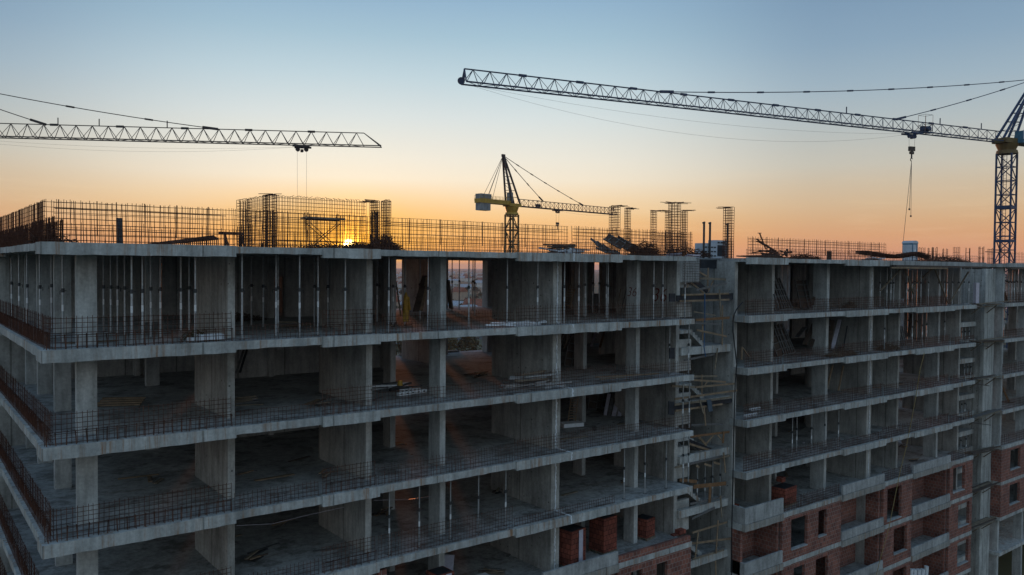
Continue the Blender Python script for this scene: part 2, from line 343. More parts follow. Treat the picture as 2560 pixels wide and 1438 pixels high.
for l in (6,7,8):
    z0 = FZ[l]+.013; z1 = FZ[l-1]-.275
    for (a, b) in THIN:
        if a > .0: brick_front(a+.02, b-.02, .13, .33, z0, z1, OPEN[l].get(a, []), blk)
    for (a, b) in THICK:                   # loggia: recessed brick wall with a doorway
        if a == 0:
            brick_front(a+.3, b-.05, .3, .5, z0, z1, [(1.2,2.8,.6,2.4),(3.6,4.9,.6,2.4)], blk)
            continue
        d = (b-a); brick_front(a+d*.42, b-.02, 1.95, 2.15, z0, z1, [], blk); 
        MB().box(a+.02, a+.22, .35, 1.95, z0, z1).build('brick_wall', M['brick'], blk)
        MB().box(b-.22, b-.02, .35, 1.94, z0, z1).build('brick_wall', M['brick'], blk)
        MB().tube((a+d*.45, 1.85, z0), (a+d*.45, 1.85, z1), .045).build('drain_pipe', M['pipe'], blk)
    for y0 in (1.3, 5.2, 9.0, 12.6):
        MB().box(.13, .33, y0, y0+2.4, z0, z1).build('brick_wall', M['brick'], blk)
# parapets: on the fifth floor down and below
for l in (5,6,7,8):
    z = FZ[l]
    for (a, b) in THICK[2:]:
        h = {24.89:.66, 38.82:.98, 50.7:.66, 60.62:.62}[b] if l == 5 else (.8 if b == 38.82 else .62)
        a2 = 20.0 if (l == 5 and b == 24.89) else a
        p = MB().box(a2+.03, b-.03, .05, .17, z+.055, z+h)
        if b == 38.82: p.box(35.05, 35.19, .172, 1.5, z+.04, z+h)
        p.build('balcony_parapet', M['fresh'], blk)
MB().box(24.95, 30.4, .13, .33, FZ[5]+.013, FZ[5]+.34).build('brick_wall', M['brick'], blk)
MB().box(11.62, 12.0, .2, .5, FZ[5]+.013, FZ[5]+2.6).build('brick_wall', M['brick'], blk)
# timber casting edge and fresh slab strip at the far end of the roof
cast = MB().box(50.72, 65.4, -.22, .1, 27.42, 27.72); cast.build('edge_beam', M['fresh'], blk)

# ------------------------------------------------------------------ far wing
wing = thing('brick_wing', (82,6,0), 'far wing of the block with red brick lower storeys behind the concrete pillar', 'building')
WX0, WX1 = 70.1, 96
for l, z in FZ.items():
    s = MB().prism([(WX0,.15),(WX1,.15),(WX1,14),(WX0,14)], z-.28, z).build('floor_slab', M['edge'], wing)
for (x, y) in [(70.5,.5),(75.5,.5),(81,.5),(87,.5),(93,.5),(72.5,4.5),(78,4.5),(84,4.5),(90,4.5),(70.5,8),(76,9),(82,9),(88,9),(74,13.4),(80,13.4),(86,13.4),(94,13.4)]:
    MB().box(x, x+.3, y, y+.7, 0, 27.4).build('column', M['column'], wing)
for l in (6,7,8):
    z0 = FZ[l]; z1 = FZ[l-1]-.28
    if l == 8: continue
    MB().box(70.12, 70.35, .37, 8, z0+.002, z1-.002).build('brick_wall', M['brick'], wing)
    brick_front(70.12, 95.5, .17, .365, z0+.002, z1-.002, [(71.9,74.0,.7,2.45),(76,78,.7,2.45),(81,83,.7,2.45),(86,88,.7,2.45)], wing)
    MB().box(70.4, 95, 5, 5.2, z0+.002, z1-.002).build('inner_wall', M['conc'], wing)
for (x0,x1,y,l) in [(71,74,6,5),(78,84,8,4),(76,80,13,3),(84,95,13.2,3),(84,95,13.2,2),(72,78,11,1),(86,95,12.5,1)]:
    MB().box(x0,x1,y,y+.2,FZ[l]+.002,FZ[l-1]-.282).build('inner_wall', M['conc'], wing)
MB().box(70.0, 95, -.1, .148, 27.40, 27.75).build('edge_beam', M['fresh'], wing)
MB().box(70.0, 95, -.25, .14, 27.22, 27.36).build('formwork_board', M['plybrown'], wing)

# ------------------------------------------------------------------ rebar meshes along the slab edges
def lattice(p0, p1, h, dx=.15, dz=.15, r=.007, lean=0., jit=.006, top_jit=.03, z_list=None, skip=0.):
    p0 = Vector(p0); p1 = Vector(p1); L = (p1-p0).length; d = (p1-p0)/L; nrm = Vector((-d.y, d.x, 0))
    b = MB(); n = max(2, int(L/dx)); off = nrm*lean
    wob = [R.uniform(-1,1)*.02 for _ in range(n+2)]
    for k in range(n+1):
        if R.random() < skip: continue
        a = p0+d*(L*k/n+R.uniform(-jit,jit)*2); t = h+R.uniform(-top_jit,top_jit)
        b.wire(a+nrm*wob[k], a+off+nrm*wob[k]+d*R.uniform(-jit,jit)*3+Vector((0,0,t)), r)
    zs = z_list or [dz*.4+dz*i for i in range(int((h-.02)/dz+.6))]
    for z in zs:
        z += R.uniform(-jit,jit); f = z/h; seg = 5
        for q in range(seg):
            za, zb = z+R.uniform(-.012,.012), z+R.uniform(-.012,.012)
            b.wire(p0+d*(L*q/seg)+off*f+Vector((0,0,z+.008*math.sin(q*2.1+z*9))), p0+d*(L*(q+1)/seg)+off*f+Vector((0,0,z+.008*math.sin((q+1)*2.1+z*9))), r)
    return b
def hooks(p0, p1, h, dx=.28, r=.0115):
    p0 = Vector(p0); p1 = Vector(p1); L = (p1-p0).length; d = (p1-p0)/L; nrm = Vector((-d.y, d.x, 0)); b = MB(); n = int(L/dx)
    for k in range(n+1):
        a = p0+d*(L*k/n+R.uniform(-.03,.03)); t = h+R.uniform(-.03,.03); tl = d*R.uniform(-.04,.04)
        b.wire(a, a+tl+Vector((0,0,t)), r); b.wire(a+tl+Vector((0,0,t)), a+tl+nrm*.09+Vector((0,0,t-.01)), r); b.wire(a+tl+nrm*.09+Vector((0,0,t-.01)), a+nrm*.09, r*.9)
    b.wire(p0+Vector((0,0,h-.01)), p1+Vector((0,0,h-.01)), r*1.2)
    return b
BAYN = {0:'corner bay', 5.93:'narrow bay after the corner', 9.18:'small projecting bay', 11.58:'open bay with the raincoat', 18.4:'bay with the white joint', 24.89:'bay before the stair gap',
        35.03:'bay after the stair gap', 38.82:'bay of leaning formwork', 45.35:'wide projecting bay past the stairs', 50.7:'bay past the second joint', 54.77:'last projecting bay', 60.62:'end bay before the pillar'}
def mesh_thing(loc, label, parts, group, mat='rebar', name='rebar_mesh'):
    t = thing(name, loc, label, 'rebar mesh', group)
    for nm, b in parts: b.build(nm, M[mat], t)
    return t
for l in range(1, 6):
    z = FZ[l]+.02; g = 'rebar meshes standing along the slab edges'
    for (a, b) in THICK:
        if l == 5 and a > 10: continue
        tall = {0:1.02, 9.18:1.0, 18.4:.95, 35.03:.95, 45.35:.9, 54.77:.8}[a]
        if l == 4 and a == 18.4: tall = .4
        if l == 4 and a == 45.35: tall = .55
        sk = .0
        pr = [('mesh_sheet', lattice((a+.12,.30,z),(b-.08,.30,z), tall, lean=R.uniform(.0,.06), r=.0105 if a < 30 else .0145))]
        if a < 15: pr.append(('hook_bar_mesh', hooks((a+.15,.12,z),(b-.1,.12,z), .46)))
        mesh_thing((a,.3,z), f'tall rusty rebar mesh on edge of {FLOOR[l]}, {BAYN[a]}', pr, g)
    for (a, b) in THIN:
        if l == 5 and a not in (5.93, 38.82, 50.7, 60.62): continue
        if (l, a) in ((4,24.89),(1,60.62)): continue
        h = {5.93:.55, 11.58:.78, 24.89:.85, 38.82:.85, 50.7:.7, 60.62:.6}[a]+R.uniform(-.08,.1)
        if l == 4 and a == 11.58: h = 1.0
        pr = [('mesh_sheet', lattice((a+.06,.26,z),(b-.06,.26,z), h, lean=R.uniform(-.02,.09), r=.0095 if a < 30 else .0135))]
        if R.random() < .7: pr.append(('bar_mesh', lattice((a+.3,.20,z),(b-(b-a)*.35,.20,z), h*.62, dx=.24, z_list=[h*.55], r=.008)))
        mesh_thing((a,.26,z), f'low rusty rebar mesh on edge of {FLOOR[l]}, {BAYN[a]}', pr, g)
    # left gable edge
    pr = [('mesh_sheet', lattice((.36,.45,z),(.36,16.5,z), 1.0, dx=.17, dz=.17, r=.008)), ('hook_bar_mesh', hooks((.28,.4,z),(.28,16.4,z), .5, dx=.22))]
    mesh_thing((.1,6,z), f'dark rusty rebar mesh along the gable edge of {FLOOR[l]}', pr, 'rebar meshes along the gable edges', 'rust')
z = 27.70
RM = 'tall rebar mesh fences on the roof edge'
for (a, b, lab, h, dx, dz) in [(.12,5.95,'roof edge rebar mesh from the corner to the steel cages',1.31,.1,.17),(5.95,11.6,'roof edge rebar mesh in front of the setting sun',1.30,.12,.17),(11.6,21.5,'long roof edge rebar mesh between the sun and the yellow crane',1.28,.145,.15),
        (21.75,30.35,'roof edge rebar mesh in front of the four thin steel cages',1.3,.13,.16),(35.2,50.6,'pale far rebar mesh on roof edge past the stair gap',1.22,.22,.17)]:
    pr = [('mesh_sheet', lattice((a,.2,z),(b,.2,z), h, dx=dx, dz=dz, r=.0098, jit=.014, lean=.03)), ('bar_mesh', lattice((a,.36,z),(b,.36,z), .58, dx=.13, dz=.2, r=.0085, top_jit=.1, lean=.03)),
          ('back_mesh', lattice((a+.3,.5,z),(b-.4,.5,z), h-.02, dx=dx*2.1, dz=dz, r=.009, jit=.02))]
    px = a+.4; st = MB(); st.wire((a+.3,.24,z+h*.8),(b-.3,.24,z+h*.8),.012)
    while px < b: st.wire((px,.24,z+.25),(px+R.uniform(-.02,.02),.24,z+h+.02),.018); px += R.uniform(.9,1.5)
    pr.append(('stiff_bar_mesh', st))
    mesh_thing((a,.2,z), lab, pr, RM)
for k, (y0, y1, x) in enumerate([(.25,6.2,.16),(6.2,16.5,.16)]):
    pr = [('mesh_sheet', lattice((x,y0,z),(x,y1,z), 1.3, dx=.11, dz=.15, r=.0095)), ('bar_mesh', lattice((x+.25,y0,z),(x+.25,y1,z), .8, dx=.09, dz=.1, r=.01)), ('back_mesh', lattice((x+.5,y0+.2,z),(x+.5,y1,z), .72, dx=.09, dz=.09, r=.01))]
    mesh_thing((x,y0,z), ['dense rebar mesh on the gable roof edge next to the corner','dense rebar mesh on the gable roof edge farther from the corner'][k], pr, 'rebar meshes along the gable edges', 'rust')
t = mesh_thing((60,.2,z), 'low rebar mesh on the roof edge before the blue mast', [('mesh_sheet', lattice((51,.3,z),(65,.3,z), .55, dx=.3, dz=.22, r=.011)), ('bar_mesh', lattice((51,3,z),(65,3,z), .8, dx=.5, dz=.3, r=.012))], RM)
t = mesh_thing((75,.2,z), 'low rebar mesh on roof of the far wing', [('mesh_sheet', lattice((70.2,.3,z),(90,.3,z), 1.0, dx=.3, dz=.25, r=.01))], RM)

# rebar cages on the roof
def cage(x0, x1, y0, y1, h, label, bars=.018, tie=.15, hook=None, n=(3,3), group='rebar cages for the next storey', z0=27.66, dense=1.1):
    t = thing('rebar_cage', ((x0+x1)/2,(y0+y1)/2,z0), label, 'rebar cage', group)
    b = MB(); pts = []
    for i in range(n[0]): 
        for yy in (y0, y1): pts.append((x0+(x1-x0)*i/(n[0]-1), yy))
    for j in range(1, n[1]-1):
        for xx in (x0, x1): pts.append((xx, y0+(y1-y0)*j/(n[1]-1)))
    for (x, y) in pts:
        hh = h+R.uniform(-.04,.04); b.wire((x,y,z0),(x+R.uniform(-.02,.02),y+R.uniform(-.02,.02),z0+hh), bars)
        b.wire((x+.025,y,z0),(x+.025,y,z0+dense+R.uniform(-.1,.1)), bars)
        if hook:
            s = R.choice(hook); L = R.uniform(.25,.6); b.wire((x,y,z0+hh),(x+s*L*.79,y-s*L*.61,z0+hh+R.uniform(-.03,.05)), bars)
        else: b.wire((x,y,z0+hh),(x+(.1 if x < (x0+x1)/2 else -.1),y,z0+hh+.02), bars)
    b.build('upright_bar_mesh', M['rebar'], t)
    c = MB(); z = z0+.1
    while z < z0+h-.05:
        zz = z+R.uniform(-.015,.015)
        for p, q in (((x0,y0),(x1,y0)),((x1,y0),(x1,y1)),((x1,y1),(x0,y1)),((x0,y1),(x0,y0))): c.wire((*p,zz),(*q,zz+R.uniform(-.012,.012)), bars*.75)
        z += tie
    c.build('tie_bar_mesh', M['rebar'], t); return t
cage(11.72,12.08,15.6,16.9,2.97,'rebar wall cage at back of the lift core, beside the low mesh', n=(3,5), dense=1.6)
cage(11.72,12.08,12.05,12.95,3.02,'thick dark rebar cage at the front corner of the lift core', n=(3,4), bars=.02, dense=2.2, hook=(-1,1))
cage(11.76,12.04,13.0,15.5,2.98,'light rebar wall cage along the side of the lift core', n=(2,14), bars=.011, dense=.5)
cage(12.15,17.3,12.3,12.52,2.98,'wide rebar wall cage with hairpin tops behind the scaffold tower', n=(36,2), bars=.011, tie=.2, dense=.5)
cage(17.75,18.0,12.1,12.75,3.0,'dark rebar cage beside the low sun, its bars bent over', n=(3,5), bars=.022, dense=2.4, hook=(-1,))
cage(18.1,18.4,11.5,12.1,3.02,'open rebar cage with hooked tops just past the sun', n=(3,6), bars=.017)
cage(29.85,30.15,5.45,6.05,3.0,'rebar column cage at the tip of the yellow jib', n=(3,4), hook=(1,))
cage(31.2,31.48,5.9,6.15,2.95,'slender rebar cage second past the yellow jib', n=(3,3), hook=(1,))
cage(33.1,33.38,5.55,5.8,2.9,'slender rebar cage alone between the bush of bars and the cluster', n=(3,3), hook=(-1,1))
cage(33.95,34.2,5.15,5.4,2.9,'thin rebar cage behind the tall wide cage', n=(3,3), hook=(-1,))
cage(30.12,30.62,1.3,1.75,2.98,'wide tall rebar cage with T top at the stair wall', n=(5,3), hook=(-1,1), dense=1.4)
cage(34.35,34.62,4.2,4.5,2.9,'thin rebar cage just past the tall T topped cage', n=(3,3), hook=(1,))
cage(35.0,35.32,1.35,1.85,2.98,'lone rebar cage past the stair gap with bars bent back', n=(3,4), hook=(-1,))
cage(34.4,35.6,6.2,6.4,1.6,'low wide rebar wall cage beside the stair gap', n=(10,2), bars=.008, dense=.5)
for k, (px, w, h, yy) in enumerate([(2309,.5,1.2,3),(2331,.25,1.15,2.2),(2341,.3,1.2,2.2),(2367,.3,1.2,3.5),(2396,.5,1.3,2),(2424,.12,1.25,1.8),(2458,.35,1.4,1.6),(2481,.5,1.35,2.6)]):
    p = atY(px, 640, yy)
    cage(p.x-w/2, p.x+w/2, yy, yy+.3, h, f'{ORD[k]} short bundle of starter bars counted from the toilet to the blue mast', n=(4,2), bars=.014, tie=.4, dense=.6, group='short starter bars at the far roof end', z0=27.66)

# ------------------------------------------------------------------ steel props
def prop_proto(h, sticker=True):
    t = bpy.data.objects.new('shoring_prop', None); COL.objects.link(t); t.empty_display_size = .2
    k = h*.58
    MB().tube((0,0,.012),(0,0,k),.038,8).build('outer_tube', M['galv'], t)
    b = MB().tube((0,0,k),(0,0,h-.012),.030,8)
    b.build('inner_tube', M['propin'], t)
    c = MB().tube((0,0,k-.09),(0,0,k+.05),.055,8); c.bar((-.13,0,k-.03),(.12,.03,k-.03),.018); c.bar((.12,.03,k-.03),(.13,.03,k-.16),.018)
    c.build('collar_nut', M['steel'], t)
    MB().box(-.08,.08,-.08,.08,.001,.012).build('base_plate', M['steel'], t)
    MB().box(-.09,.09,-.07,.07,h-.012,h-.001).build('head_plate', M['steel'], t)
    if sticker: MB().tube((0,0,k-.72),(0,0,k-.50),.0395,8).build('sticker', M['white'], t)
    return t
PT = {}
def put_prop(x, y, z0, h, label, group, sticker=True):
    key = (round(h,2), sticker)
    if key not in PT: o = PT[key] = prop_proto(h, sticker)
    else: o = copy_tree(PT[key])
    o.location = (x, y, z0); o.rotation_euler.z = R.uniform(0, 6.28); tag(o, label, 'prop', group); return o
def prop_row(lst, l, rowname, where):
    h = FZ[l-1]-FZ[l]-(.21 if l == 1 else .26)
    for k, (px, y) in enumerate(lst):
        py = {1:730, 2:860, 3:990, 4:1140, 5:1270}[l]
        p = atY(px, py, y)
        put_prop(p.x, p.y, FZ[l], h, f'{ORD[k]} steel prop {where} of {FLOOR[l]}, counted {rowname}', f'steel props {where} of {FLOOR[l]}', sticker=(k % 4 != 3))
F_ = 'from the corner column'
prop_row([(329,.7),(356,1.2),(488,.65),(605,.75),(690,1.6),(749,.65),(795,1.3),(863,.8),(972,.75),(1070,.8),(1172,1.6),(1268,.9),(1344,.9),(1411,.9),(1447,1.1),(1520,1.5),(1634,.9),(1657,1.0)], 1, F_, 'along the front edge')
prop_row([(259,7),(277,6.5),(294,6),(312,5),(377,3.6),(401,3.2),(452,2.2),(473,4.5),(629,7.5),(658,6.2),(695,3.2),(786,5.2),(820,4.8),(943,6.8),(983,4.4),(1012,4.2),(1050,6.5),(1130,12.5),(1148,14.5),(1182,13.0),(1187,9),(1463,4),(1482,7),(1498,6.5),(1516,3.0)], 1, F_, 'deep inside')
for k, (px, x) in enumerate([(4,.75),(16,.95),(29,.75),(48,.75),(68,.75),(100,.95),(129,1.6),(157,1.0),(174,1.9),(88,3.0)]):
    p = atX(px, 740, x); put_prop(p.x, p.y, FZ[1], 3.11, f'{ORD[k]} steel prop along the gable side of top floor, counted toward the corner', 'steel props along the gable side of top floor')
prop_row([(2200,2.2),(2217,1.5),(2227,1.0),(2234,1.6),(2248,2.6),(2267,.9),(2271,3.2),(2281,1.6),(2287,4.0),(2293,2.0),(2299,5.0),(2302,1.0),(2316,3.2),(2321,1.8),(2330,5),(2347,1.0),(2353,3),(2361,2),(2368,1.1),(2381,1.5),(2386,3.5),(2397,1.0),(2402,2.6),(2410,1.4),(2422,.9),(2428,2.4)], 1, 'toward the concrete pillar', 'in the far end')
prop_row([(2211,1.0),(2269,4.8),(2280,.8),(2292,3.6),(2305,1.2),(2316,1.6),(2361,2.4),(2371,2.4)], 2, 'toward the concrete pillar', 'at the far end')
prop_row([(974,.6),(1049,.65),(1127,.7),(1197,.7),(1265,.75),(1561,.6),(1613,.65),(1666,.7),(1980,.9),(1991,1.3),(2028,.9),(2061,1.0),(2095,.8)], 4, F_, 'along the front edge')
prop_row([(1674,1.2),(1722,.7)], 2, 'toward the stair gap', 'beside the stair gap')
for k, (px, y, l, h) in enumerate([(1708,.8,3,2.7),(1724,.8,3,2.7),(1713,.9,1,3.1),(1745,1.7,4,2.3),(1764,1.7,4,2.3),(1783,1.7,4,2.3),(1802,1.7,4,2.3),(1709,.8,4,2.7),(1722,.8,4,2.7)]):
    p = atY(px, 700+130*(l-1), y); put_prop(p.x, p.y, FZ[l]-(1.68 if y > 1.5 else 0), h, f'{ORD[k]} steel prop under the stair landings, counted from top to bottom', 'steel props in the stair gap')
for k, (px, l, y) in enumerate([(2406,2,1.9),(2414,2,1.9),(2424,2,1.9),(2434,3,1.9),(2412,3,1.9),(2420,3,2.0),(2428,3,1.9),(2405,4,1.9),(2413,4,1.9),(2430,4,1.9),(2436,2,2.0),(2403,5,1.9),(2416,5,1.9),(2427,5,2.0)]):
    p = atY(px, 700+95*(l-1), y); put_prop(p.x, p.y, FZ[l], 1.2, f'{ORD[k]} small steel prop in the second stair well, counted downward', 'steel props in the second stair well', sticker=k % 2 == 0)
k = 0
for i in range(30):
    p = atY(2492+i*2.4+R.uniform(-1.5,1.5), 700, R.choice([.9,1.6,2.6,3.8,5.5,7]))
    if p.x > 95: continue
    put_prop(p.x, p.y, FZ[1], 3.06, 'thin steel prop crowded under the roof of the far wing', 'steel props under the far wing roof', sticker=i % 2 == 0)
for i, (px, y) in enumerate([(2497,2),(2511,1.2),(2520,4),(2546,2),(2532,6)]):
    p = atY(px, 800, y); put_prop(p.x, p.y, FZ[2], 2.72, 'steel prop on second floor down of the far wing', 'steel props in the far wing below')

def stick(p, q, w, h, label, name='timber_plank', cat='plank', mat='timber', group='loose planks and boards on the floors'):
    p = Vector(p); q = Vector(q); b = MB().bar(p, q, w, h); o = b.build(name, M[mat]); return tag(o, label, cat, group)
# ------------------------------------------------------------------ timber in the stair gap
RA = lambda x, y: (1640+x/5.8, 620+y/5.8)
RB = lambda x, y: (1640+x/5.8, 860+y/5.8)
RC = lambda x, y: (1640+x/4.13, 1090+y/4.13)
def railing(label, conv, bars, y=1.05, group='timber railings and boards in the stair gap'):
    c0 = conv(*bars[0][1]); base = atY(*c0, y)
    t = thing('timber_railing', base, label, 'railing', group)
    for k, (nm, a, b, w, h, mat) in enumerate(bars):
        yy = y-.035*(k % 4)
        MB().bar(atY(*conv(*a), yy), atY(*conv(*b), yy), .03 if w < .05 else w*.4, w, up=(0,1,0)).build(nm, M[mat], t)
    return t
def lbar(nm, a, b, w=.09, mat='timber'): return (nm, a, b, w, .03, mat)
# bar(up=Y): width is across, so swap for flat planks
def plank_rail(label, conv, bars, y=1.05):
    c0 = conv(*bars[0][1]); base = atY(*c0, y); t = thing('timber_railing', base, label, 'railing', 'timber railings in the stair gap')
    for k, (nm, a, b, w, h, mat) in enumerate(bars):
        yy = y-.037*(k % 5); MB().bar(atY(*conv(*a), yy), atY(*conv(*b), yy), w, .035, up=(0,1,0)).build(nm, M[mat], t)
    return t
plank_rail('timber guard rail and braces over the top stair flight', RA, [lbar('post',(592,170),(596,450),.1),lbar('brace',(565,315),(735,412),.1),lbar('post',(757,290),(745,610),.1),lbar('rail',(640,440),(1025,458),.12,'oldtimber'),lbar('post',(1037,395),(1030,580),.11),lbar('brace',(832,470),(752,640),.08)], 1.75)
plank_rail('timber rails and two posts below the black boarded landing', RA, [lbar('post',(965,830),(960,1410),.09),lbar('rail',(580,1045),(1065,1012),.14,'orange'),lbar('post',(676,1060),(676,1340),.09),lbar('rail',(590,1190),(1025,1283),.11),lbar('rail',(540,1085),(910,1108),.1,'frame')])
plank_rail('tangle of long pale rails on the third floor down stair', RB, [lbar('post',(665,445),(665,725),.07),lbar('rail',(520,522),(1008,552),.11),lbar('brace',(688,625),(742,550),.07),lbar('rail',(225,610),(575,628),.12,'oldtimber'),lbar('rail',(575,628),(1150,574),.11),lbar('rail',(270,800),(1175,674),.11),lbar('rail',(270,882),(1098,772),.12,'oldtimber'),lbar('brace',(632,810),(690,1010),.1,'oldtimber')], .95)
plank_rail('brown timber guard with V braces on the fourth floor down stair', RB, [lbar('rail',(500,1345),(1062,1275),.12,'orange'),lbar('brace',(735,1437),(832,1325),.1),lbar('brace',(888,1312),(970,1410),.09),lbar('post',(985,1268),(970,1438),.12,'orange')])
plank_rail('orange plank guard on a single post among the stair props', RC, [lbar('rail',(388,525),(722,490),.22,'orange'),lbar('post',(560,515),(553,690),.2,'orange'),lbar('rail',(245,455),(420,472),.18,'orange')])
plank_rail('pale two rail timber guard on the lowest visible stair landing', RC, [lbar('rail',(375,1000),(732,890),.11),lbar('rail',(365,1112),(800,1055),.12),lbar('post',(641,870),(620,1215),.1),lbar('post',(436,998),(404,1258),.1)])
plank_rail('row of planks and bearers hung under the fourth stair landing', RC, [lbar('plank',(195,325),(780,200),.1,'oldtimber'),lbar('bearer',(500,290),(570,312),.12),lbar('bearer',(595,272),(660,292),.12),lbar('bearer',(415,305),(445,325),.12)], 1.15)
def board(label, conv, quad, y, mat='ply', th=.05, name='formwork_board', planks=()):
    P = [atY(*conv(*q), y) for q in quad]; c = sum(P, Vector())/len(P)
    t = thing(name, c, label, 'formwork board', 'black formwork boards in the stair gap')
    n = len(P); MB().add(P+[p+Vector((0,th,0)) for p in P], [tuple(range(n)), tuple(range(2*n-1,n-1,-1))]+[(k,n+k,n+(k+1)%n,(k+1)%n) for k in range(n)]).build('board_face', M[mat], t)
    for (a, b, w) in planks: MB().bar(atY(*conv(*a), y-.04), atY(*conv(*b), y-.04), w, .06, up=(0,1,0)).build('edge_plank', M['timber'], t)
    return t
board('long black boarded landing front with pale planks in the top storey', RA, [(300,690),(1133,655),(1133,745),(300,770)], 1.1, planks=[((375,682),(1052,661),.1),((345,772),(1060,750),.1)])
board('black board hung across the top of the stair gap', RA, [(612,165),(1090,180),(1090,305),(612,290)], 2.3)
board('sloping dark stair formwork board under the top flight', RA, [(505,400),(540,395),(760,610),(740,655),(500,470)], 1.5, planks=[((500,500),(692,655),.1)])
board('small black square board beside the top storey stair', RA, [(195,660),(281,660),(281,780),(195,780)], .95)
board('small black board beside the second storey stair', RB, [(198,55),(272,55),(272,215),(198,215)], .95)
board('small tall black board beside the third storey stair', RB, [(185,830),(265,838),(262,1028),(185,1025)], .95)
board('black landing board with dusty plank in the third storey stair', RB, [(262,890),(1110,795),(1110,850),(262,960)], 1.05, planks=[((278,970),(960,872),.1)])
board('small grey blue board nailed upright on the stair rails', RB, [(740,815),(800,808),(825,975),(768,985)], .85, mat='boardblue')
board('dark stair formwork with brown planks near the fourth landing', RC, [(330,40),(345,30),(575,130),(570,160),(430,140)], 1.5, planks=[((340,80),(575,155),.12),((440,10),(520,95),.14)])

for l in range(1, 8):
    base = Vector((31.2,1.3,FZ[l]+.4)); t = thing('timber_railing', base, f'loose cross planks and struts in the stair gap at {FLOOR[l]}', 'railing', 'timber railings in the stair gap')
    for k in range(2):
        xa = R.uniform(30.75,31.8); xb = R.uniform(33.2,34.9); za = FZ[l]+R.uniform(-.4,2.0); yy = 1.12-.036*k
        MB().bar((xa,yy,za), (xb,yy,za+R.uniform(-.35,.4)), R.uniform(.07,.13), .032, up=(0,1,0)).build('rail', M[R.choice(['oldtimber','frame'])], t)
    for k in range(1):
        xa = R.uniform(31.4,34.6); za = FZ[l]+R.uniform(-.2,.5); MB().bar((xa,.9-.04*k,za), (xa+R.uniform(-.25,.25),.9-.04*k,za+R.uniform(.9,1.7)), .09, .04, up=(0,1,0)).build('strut', M[R.choice(['timber','oldtimber'])], t)
for l in range(1, 8):
    z = FZ[l]+.02; t = thing('work_platform', (67,.5,z), f'rough plank platform bracketed out beside the concrete pillar at {FLOOR[l]}', 'platform', 'plank platforms beside the concrete pillar')
    tl = R.uniform(-.12,.12)
    for k in range(4): MB().bar((64.9+R.uniform(-.5,.3),.15+k*.2,z+k*.004-tl), (69.2+R.uniform(-.5,1.2),.15+k*.2,z+R.uniform(-.04,.06)+tl), .19, .045).build('plank', M[R.choice(['oldtimber','oldtimber','plybrown','frame'])], t)
    for x in (65.6,68.4): MB().bar((x,.1,z-.06),(x,.9,z-.06),.08,.1).build('bracket', M['oldtimber'], t); MB().bar((x,.12,z-.1),(x,.9,z-.8),.07).build('bracket_strut', M['oldtimber'], t)
    if l < 6:
        mesh_thing((75,.3,FZ[l]), f'rebar mesh along edge of the far wing, {FLOOR[l]}', [('mesh_sheet', lattice((70.2,.3,FZ[l]+.02),(84,.3,FZ[l]+.02), .8+.1*(l%2), dx=.2, dz=.2, r=.014))], 'rebar meshes on the far wing')
for l in range(1, 6):
    for k in range(3):
        x = 71+R.uniform(0,6); y = R.uniform(1.2,4); stick((x,y,FZ[l]+.03),(x+R.uniform(-.8,1.2),y+R.uniform(.2,1.2),FZ[l]+R.choice([.06,1.6,2.2])), .2, .05, f'{ORD[k]} board left in the far wing, {FLOOR[l]}', mat=R.choice(['oldtimber','timber','orange','plybrown']))
# ------------------------------------------------------------------ formwork panels, planks, ladders
def panel_proto(w, h):
    t = bpy.data.objects.new('formwork_shutter', None); COL.objects.link(t)
    MB().box(-w/2+.02,w/2-.02,.0,.02,.02,h-.02).build('plywood_face', M['plybrown'], t)
    b = MB()
    for x in (-w/2, w/2-.05): b.box(x, x+.05, -.10, .022, 0, h)
    for k in range(int(h/.45)+1):
        z = min(h-.05, k*.45); b.box(-w/2+.05, w/2-.05, -.09, -.002, z, z+.05)
    b.build('steel_frame', M['frame'], t); return t
PP = {}
def panel(x, y, z, w, h, rz, lean, label, group, roll=0):
    key = (w, h); o = PP.get(key)
    if o is None: o = PP[key] = panel_proto(w, h)
    else: o = copy_tree(o)
    o.matrix_basis = Matrix.Translation((x,y,z)) @ Matrix.Rotation(rz,4,'Z') @ Matrix.Rotation(roll,4,'Y') @ Matrix.Rotation(lean,4,'X')
    return tag(o, label, 'formwork panel', group)
# leaning rows against the bay walls
k = 0
for (px, y, l, n, dx, w, h, lab) in [(1948,2.6,1,5,.42,.55,2.2,'top floor behind the slim column'),(1952,2.8,2,6,.4,.55,2.1,'second floor down behind the slim column'),(1480,8,3,5,.55,.55,2.2,'third floor down beside the ladder'),(1420,6.5,2,4,.35,.45,2.4,'second floor down near the white joint')]:
    p = atY(px, 740+130*(l-1), y)
    for i in range(n):
        panel(p.x+i*dx, y+.1*i, FZ[l]+.02, w, h, (-.35 if px > 1900 else -.75)+R.uniform(-.06,.06), (-.16 if px > 1900 else -.3)+R.uniform(-.05,.05), f'{ORD[i]} formwork panel of the row leaning on {lab}', f'formwork panels leaning on {lab}', roll=-.33+R.uniform(-.05,.05) if px > 1900 else .16)
for i, (px, y, l, w, h, ln) in enumerate([(2064,3.2,2,.5,2.3,-.22),(2120,3.4,2,.4,2.3,-.2)]):
    p = atY(px, 860, y); panel(p.x, y, FZ[l]+.02, w, h, -1.0, ln, f'{ORD[i]} long pale panel of the leaning group past the slim column', 'long panels leaning on second floor down', roll=.2)
for i, (px, y, l, w, h, ln) in enumerate([(2252,1.7,2,.25,1.6,-.15),(2257,1.75,2,.25,1.55,-.15),(2262,1.8,2,.2,1.5,-.15)]):
    p = atY(px, 840, y); panel(p.x, y, FZ[l]+.02, w, h, -.2, ln, f'{ORD[i]} small speckled panel leaning at the thin column', 'small panels leaning at the thin column', roll=-.12)
